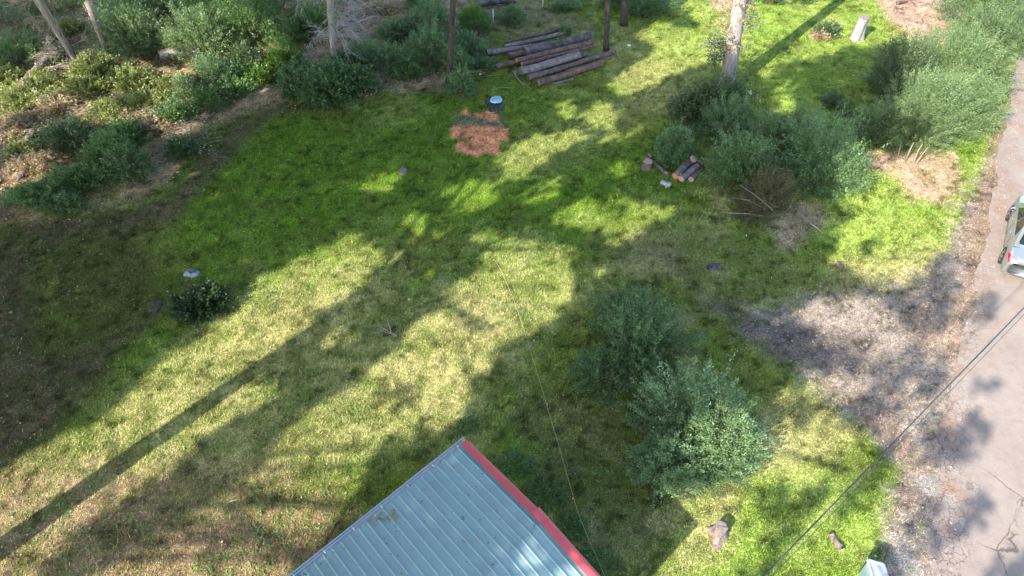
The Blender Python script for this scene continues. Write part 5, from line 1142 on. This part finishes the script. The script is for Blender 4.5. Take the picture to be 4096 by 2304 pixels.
# ------------------------------------------------------------------ pale plastic box at the lower edge
M['plastic'] = surf('milky_plastic', (0.20, 0.22, 0.26), (0.32, 0.35, 0.40), 3, 0.25, 0, spec=0.6)
M['plastic_dark'] = surf('dark_bolts', (0.05, 0.05, 0.06), (0.10, 0.10, 0.12), 3, 0.5, 0); M['tub'] = surf('grey_green_tub', (0.10, 0.16, 0.15), (0.16, 0.22, 0.21), 3, 0.5, 0)
hb = 0.85; bc = [fp(3467, 2231, hb), fp(3540, 2253, hb)]
bx = unit(bc[1]-bc[0]); by = unit(np.array([0.02, -1.0, 0])); by = by-bx*np.dot(by, bx)*0.25; by = unit(by); bw = np.linalg.norm(bc[1]-bc[0]); bl = 0.75
box = tag(empty('utility_box', (*(bc[0][:2]+bx[:2]*bw/2+by[:2]*bl/2), 0)), 'pale translucent plastic box lid cut by the lower edge of the photo', 'box')
def rrect(w, l, r_, n=6):
    o = []
    for cx_, cy_, a0 in ((w-r_, l-r_, 0), (r_, l-r_, 90), (r_, r_, 180), (w-r_, r_, 270)):
        for k in range(n): a = math.radians(a0+90*k/(n-1)); o.append((cx_+r_*math.cos(a), cy_+r_*math.sin(a)))
    return o
def loft(levels):
    V = []; 
    for ins_, z in levels:
        for (a, b_) in rrect(bw-2*ins_, bl-2*ins_, max(0.05-ins_*0.3, 0.012)): V.append([*(bc[0][:2]+bx[:2]*(a+ins_)+by[:2]*(b_+ins_)), z])
    n_ = len(V)//len(levels); Q_ = [[k*n_+i, k*n_+(i+1) % n_, (k+1)*n_+(i+1) % n_, (k+1)*n_+i] for k in range(len(levels)-1) for i in range(n_)]
    c_ = np.mean(V[-n_:], 0); V.append(c_); m_ = len(V)-1; T = [[m_, (len(levels)-1)*n_+i, (len(levels)-1)*n_+(i+1) % n_] for i in range(n_)]
    return V, Q_, T
mb = MB(); mb.add(*loft([(0.05, -0.05), (0.03, hb-0.06)])); mb.build('tub', M['tub'], box, smooth=False)
mb = MB(); mb.add(*loft([(0.0, hb-0.07), (0.0, hb), (0.045, hb+0.004), (0.06, hb-0.03), (0.16, hb+0.05)])); lid = mb.build('lid', M['plastic'], box, smooth=False)
mb = MB()
for a, b_ in ((0.03, 0.05), (0.03, 0.25), (0.03, 0.5), (bw-0.03, 0.08), (bw-0.03, 0.3), (bw-0.03, 0.55), (bw/2, 0.025)): mb.box([*(bc[0][:2]+bx[:2]*a+by[:2]*b_), hb+0.006], (0.016, 0.016, 0.012))
mb.build('bolts', M['plastic_dark'], lid, smooth=False, off=np.array(box.location))

# ------------------------------------------------------------------ silver car
wf = at(4040/K, 856/K, 0.33); wr = at(4012/K, 1022/K, 0.33); hd = unit((wf-wr)*np.array([1, 1, 0])); rt = np.array([hd[1], -hd[0], 0])
WB = 2.75; HW = 0.90; org = wr+np.array([0, 0, -0.215])-hd*1.02+rt*0.86        # rear bumper, centre line, on the ground
org[2] = 0.012
car = tag(empty('silver_car', org), 'silver grey sedan parked on the road, cut by the right edge', 'car')
def CW(x, y, z): return org+hd*x+rt*y+np.array([0, 0, z])      # x forward, y right
def paint(name, col, rough=0.28, met=0.6):
    m, n, b, _ = mat_new(name); b.inputs['Base Color'].default_value = (*col, 1); b.inputs['Metallic'].default_value = met; b.inputs['Roughness'].default_value = rough
    b.inputs['Coat Weight'].default_value = 0.6; b.inputs['Coat Roughness'].default_value = 0.08
    tc = n.nodes.new('ShaderNodeTexCoord'); t = noise_node(n, 3, 5, 0.6, tc.outputs['Object']); n.links.new(ramp(n, t.outputs[0], [(0.3, tuple(np.array(col)*0.92)), (0.7, tuple(np.array(col)*1.06))]), b.inputs['Base Color']); return m
M['paint'] = paint('silver_paint', (0.34, 0.38, 0.37)); M['glass'] = paint('car_glass', (0.012, 0.014, 0.018), 0.05, 0.0)
M['rubber'] = surf('tyre_rubber', (0.015, 0.015, 0.015), (0.04, 0.04, 0.04), 10, 0.85, 0); M['rim'] = metal('alloy_rim', (0.55, 0.56, 0.57), 0.25, 0.5, 0.9)
M['redlamp'] = paint('red_lamp', (0.55, 0.01, 0.03), 0.15, 0.0); M['whitelamp'] = paint('clear_lamp', (0.6, 0.6, 0.6), 0.1, 0.2); M['chrome'] = metal('chrome', (0.7, 0.7, 0.7), 0.15, 0.5, 1.0)
LC = 4.72
def interp(xs, ys, x): return np.interp(x, xs, ys)
xs = np.array([0, 0.04, 0.15, 0.5, 1.0, 1.5, 2.4, 3.2, 3.7, 4.2, 4.5, 4.66, 4.72])
hw = np.array([0.72, 0.80, 0.86, 0.895, 0.905, 0.905, 0.905, 0.90, 0.895, 0.87, 0.80, 0.70, 0.60])
belt = np.array([0.86, 0.93, 0.97, 0.985, 0.98, 0.96, 0.945, 0.93, 0.90, 0.84, 0.76, 0.68, 0.60])
top = np.array([0.92, 1.03, 1.08, 1.10, 1.10, 1.04, 1.02, 1.02, 0.99, 0.92, 0.83, 0.72, 0.62])
low_ = np.array([0.42, 0.34, 0.28, 0.24, 0.22, 0.21, 0.21, 0.21, 0.22, 0.23, 0.25, 0.30, 0.36])
X_ = np.unique(np.concatenate([np.linspace(0, LC, 70), xs])); V = []; 
WX = (1.02, 1.02+WB)
ring = None
for x in X_:
    w, b_, t_, l_ = (interp(xs, a_, x) for a_ in (hw, belt, top, low_))
    arch = 0
    for wx in WX:
        dx_ = abs(x-wx)
        if dx_ < 0.385: arch = max(arch, 0.33+math.sqrt(0.385**2-dx_**2))
    lo2 = max(l_, arch); sec = []
    for s_ in (-1, 1):
        side = [(0.0, l_), (0.62*w, l_), (0.66*w, lo2*0.995), (0.955*w, lo2), (0.985*w, max(lo2+0.01, l_+(b_-l_)*0.25)), (1.0*w, max(lo2+0.02, l_+(b_-l_)*0.5)), (0.985*w, max(lo2+0.03, l_+(b_-l_)*0.76)), (0.95*w, b_), (0.84*w, b_+(t_-b_)*0.55), (0.5*w, b_+(t_-b_)*0.9), (0.0, t_)]
        sec.append([(s_*y_, z_) for y_, z_ in side])
    full = sec[0][::-1][:-1]+sec[1]; full = full[:-1]
    ring = len(full); V += [CW(x, y_, z_) for y_, z_ in full]
nX = len(X_); Q_ = [[k*ring+i, (k+1)*ring+i, (k+1)*ring+(i+1) % ring, k*ring+(i+1) % ring] for k in range(nX-1) for i in range(ring)]
c1_ = CW(0.0, 0, 0.65); c2_ = CW(LC, 0, 0.5); V += [c1_, c2_]; m_ = len(V)
T = [[m_-2, (i+1) % ring, i] for i in range(ring)]+[[m_-1, (nX-1)*ring+i, (nX-1)*ring+(i+1) % ring] for i in range(ring)]
body = mesh('body', np.array(V), [np.array(Q_), np.array(T)], M['paint'], car, smooth=True)
# cabin
cx_ = [0.72, 0.95, 1.35, 1.75, 2.1, 2.6, 3.0, 3.25, 3.6]; cz = [1.08, 1.17, 1.36, 1.44, 1.465, 1.455, 1.38, 1.26, 1.02]
def cab(x, s, f):    # s side, f: 0 belt, 1 roof edge
    zt = np.interp(x, cx_, cz); zb = np.interp(x, xs, belt)+0.02; wb_ = np.interp(x, xs, hw)*0.93; wt = 0.66
    k = np.clip((zt-zb)/0.5, 0, 1); w_ = wb_+(wt-wb_)*f*k; return CW(x, s*w_, zb+(zt-0.045*k-zb)*f)
XX = np.linspace(0.72, 3.6, 40); V = []
for x in XX:
    zt = np.interp(x, cx_, cz)
    row = [cab(x, -1, f) for f in (0, 0.33, 0.66, 1)]; e_ = cab(x, -1, 1); yw = np.dot(e_-org, rt)
    row += [CW(x, yw*0.6, zt-0.005), CW(x, 0, zt+0.01), CW(x, -yw*0.6, zt-0.005)]+[cab(x, 1, f) for f in (1, 0.66, 0.33, 0)]; V += row
nr_ = 11; Q_ = [[k*nr_+i, k*nr_+i+1, (k+1)*nr_+i+1, (k+1)*nr_+i] for k in range(len(XX)-1) for i in range(nr_-1)]
cabin = mesh('roof', np.array(V), np.array(Q_), M['paint'], car, smooth=True)
def pane(name, x0, x1, f0, f1, side, mat='glass', n_=12, x0t=None, x1t=None, off_=0.008):
    V = []
    for k in range(n_):
        t = k/(n_-1); lo_x = x0+(x1-x0)*t; hi_x = (x0t if x0t else x0)+((x1t if x1t else x1)-(x0t if x0t else x0))*t
        a_, b_ = cab(lo_x, side, f0), cab(hi_x, side, f1); o_2 = rt*side*off_+np.array([0, 0, off_*0.6]); V += [a_+o_2, b_+o_2]
    return mesh(name, np.array(V), np.array([[2*k, 2*k+2, 2*k+3, 2*k+1] for k in range(n_-1)]), M[mat], car, smooth=True)
for sd in (-1, 1):
    pane('side_window', 1.38, 2.25, 0.10, 0.88, sd, x0t=1.62, x1t=2.22); pane('side_window', 2.32, 3.25, 0.10, 0.88, sd, x0t=2.29, x1t=2.86)
def screen(name, xa, xb, na=10, half=0.90):
    V = []
    for x in np.linspace(xa, xb, na):
        zt = np.interp(x, cx_, cz); e_ = cab(x, 1, 1); yw = np.dot(e_-org, rt)
        for y_ in np.linspace(-half, half, 9): V.append(CW(x, yw*y_, zt+0.016-0.01*abs(y_)-0.02*(abs(y_) > 0.8)))
    return mesh(name, np.array(V), np.array([[k*9+i, k*9+i+1, (k+1)*9+i+1, (k+1)*9+i] for k in range(na-1) for i in range(8)]), M['glass'], car, smooth=True)
screen('rear_window', 0.84, 1.50); screen('windscreen', 2.86, 3.52)
for x in WX:
    for s in (-1, 1):
        wc = CW(x, s*0.80, 0.33); root_w = MB(); ax = rt*s; an = np.linspace(0, 2*math.pi, 36, endpoint=False)
        up_ = np.array([0, 0, 1.0]); ringp = [(-0.10, 0.24), (-0.10, 0.31), (-0.06, 0.33), (0.06, 0.33), (0.10, 0.31), (0.105, 0.235)]
        V = [wc+ax*o2+r_*(np.cos(a)*hd+np.sin(a)*up_) for o2, r_ in ringp for a in an]; Q_ = [[k*36+i, k*36+(i+1) % 36, (k+1)*36+(i+1) % 36, (k+1)*36+i] for k in range(5) for i in range(36)]
        wheel = mesh('wheel', np.array(V), np.array(Q_), M['rubber'], car, smooth=True)
        rm = MB(); V = [wc+ax*0.10+r_*(np.cos(a)*hd+np.sin(a)*up_) for r_ in (0.20, 0.238) for a in an]; rm.add(V, [[i, (i+1) % 36, 36+(i+1) % 36, 36+i] for i in range(36)])
        for k in range(5):
            a = k*2*math.pi/5+0.3; dv = np.cos(a)*hd+np.sin(a)*up_; tv = -np.sin(a)*hd+np.cos(a)*up_
            rm.add([wc+ax*0.112+dv*0.03+tv*0.032, wc+ax*0.112+dv*0.03-tv*0.032, wc+ax*0.103+dv*0.215-tv*0.045, wc+ax*0.103+dv*0.215+tv*0.045], [[0, 1, 2, 3]])
        rm.add([wc+ax*0.116+0.05*(np.cos(a)*hd+np.sin(a)*up_) for a in an], None, [[0, i, i+1] for i in range(1, 35)])
        o = rm.build('rim', M['rim'], None, smooth=False, off=np.array(org)); o.parent = wheel
        o2_ = MB(); o2_.add([wc+ax*0.05]+[wc+ax*0.05+0.235*(np.cos(a)*hd+np.sin(a)*up_) for a in an], None, [[0, 1+i, 1+(i+1) % 36] for i in range(36)]); o = o2_.build('brake_disc', M['rubber'], None, off=np.array(org)); o.parent = wheel
def quad_part(name, pts, mat, parent=None, th=0.0):
    n_ = len(pts); V = [CW(*p) for p in pts]; c_ = np.mean(V, 0); V.append(c_)
    return mesh(name, np.array(V), np.array([[n_, i, (i+1) % n_] for i in range(n_)]), M[mat], car)
def side_y(x, z):
    w = np.interp(x, xs, hw); b_ = np.interp(x, xs, belt); return w*(1.0 if z < b_*0.8 else 0.965)
for s in (-1, 1):
    m2 = MB()
    P = [(0.05, 0.56, 0.99), (0.02, 0.60, 0.86), (0.10, 0.84, 0.80), (0.42, 0.895, 0.88), (0.50, 0.885, 0.95), (0.16, 0.80, 0.99), (0.10, 0.66, 1.035)]
    V = [CW(a-0.02, s*(b_+0.015), c_+0.01) for a, b_, c_ in P]; V.append(np.mean(V, 0)+rt*s*0.03-hd*0.02+np.array([0, 0, 0.02])); m2.add(V, None, [[7, i, (i+1) % 7] for i in range(7)]); m2.build('tail_lamp', M['redlamp'], car, smooth=False)
    m3 = MB(); V = [CW(a, s*b_, c_) for a, b_, c_ in ((-0.005, 0.60, 0.93), (0.03, 0.78, 0.90), (0.03, 0.78, 0.87), (-0.005, 0.60, 0.88))]; m3.add(V, [[0, 1, 2, 3]])
    m3.build('reverse_lamp', M['whitelamp'], car, smooth=False)
    for dx_ in (1.75, 2.62):
        mh = MB(); mh.tube([CW(dx_, s*0.905, 0.86), CW(dx_+0.03, s*0.93, 0.865), CW(dx_+0.17, s*0.93, 0.865), CW(dx_+0.20, s*0.905, 0.86)], 0.014, 8); mh.build('door_handle', M['chrome'], car)
    mm = MB(); cm = CW(3.02, s*1.0, 1.02); aa = np.linspace(0, 2*math.pi, 14, endpoint=False)
    V = []
    for k, (ox, sc2) in enumerate(((-0.07, 0.75), (-0.05, 1.0), (0.02, 0.95), (0.07, 0.5))): V += [cm+hd*ox+rt*0.105*sc2*np.cos(a)+np.array([0, 0, 0.065*sc2*np.sin(a)]) for a in aa]
    mm.add(V, [[k*14+i, k*14+(i+1) % 14, (k+1)*14+(i+1) % 14, (k+1)*14+i] for k in range(3) for i in range(14)], [[0, i, i+1] for i in range(1, 13)]+[[42, 42+i+1, 42+i] for i in range(1, 13)])
    mm.build('door_mirror', M['paint'], car)
    pl = MB()
    for xa in (1.42, 2.28, 3.22):      # shut lines of the doors
        pl.tube([CW(xa, s*(np.interp(xa, xs, hw)*0.955+0.004), 0.95), CW(xa+0.02, s*(np.interp(xa, xs, hw)+0.003), 0.66), CW(xa+0.02, s*(np.interp(xa, xs, hw)*0.985+0.004), 0.36)], 0.005, 5)
    pl.tube([CW(1.42, s*(0.905*0.985+0.003), 0.34), CW(2.3, s*(0.905*0.985+0.003), 0.33), CW(3.2, s*(0.90*0.985+0.003), 0.34)], 0.005, 5)
    pl.build('door_gap', M['rubber'], car)
quad_part('number_plate', [(-0.012, -0.26, 0.80), (-0.012, 0.26, 0.80), (-0.018, 0.26, 0.69), (-0.018, -0.26, 0.69)], 'white')
mb = MB(); mb.tube([CW(0.02, -0.62, 1.0), CW(-0.01, 0, 1.03), CW(0.02, 0.62, 1.0)], 0.012, 8); mb.build('boot_trim', M['chrome'], car)
print('objects', len(bpy.data.objects))
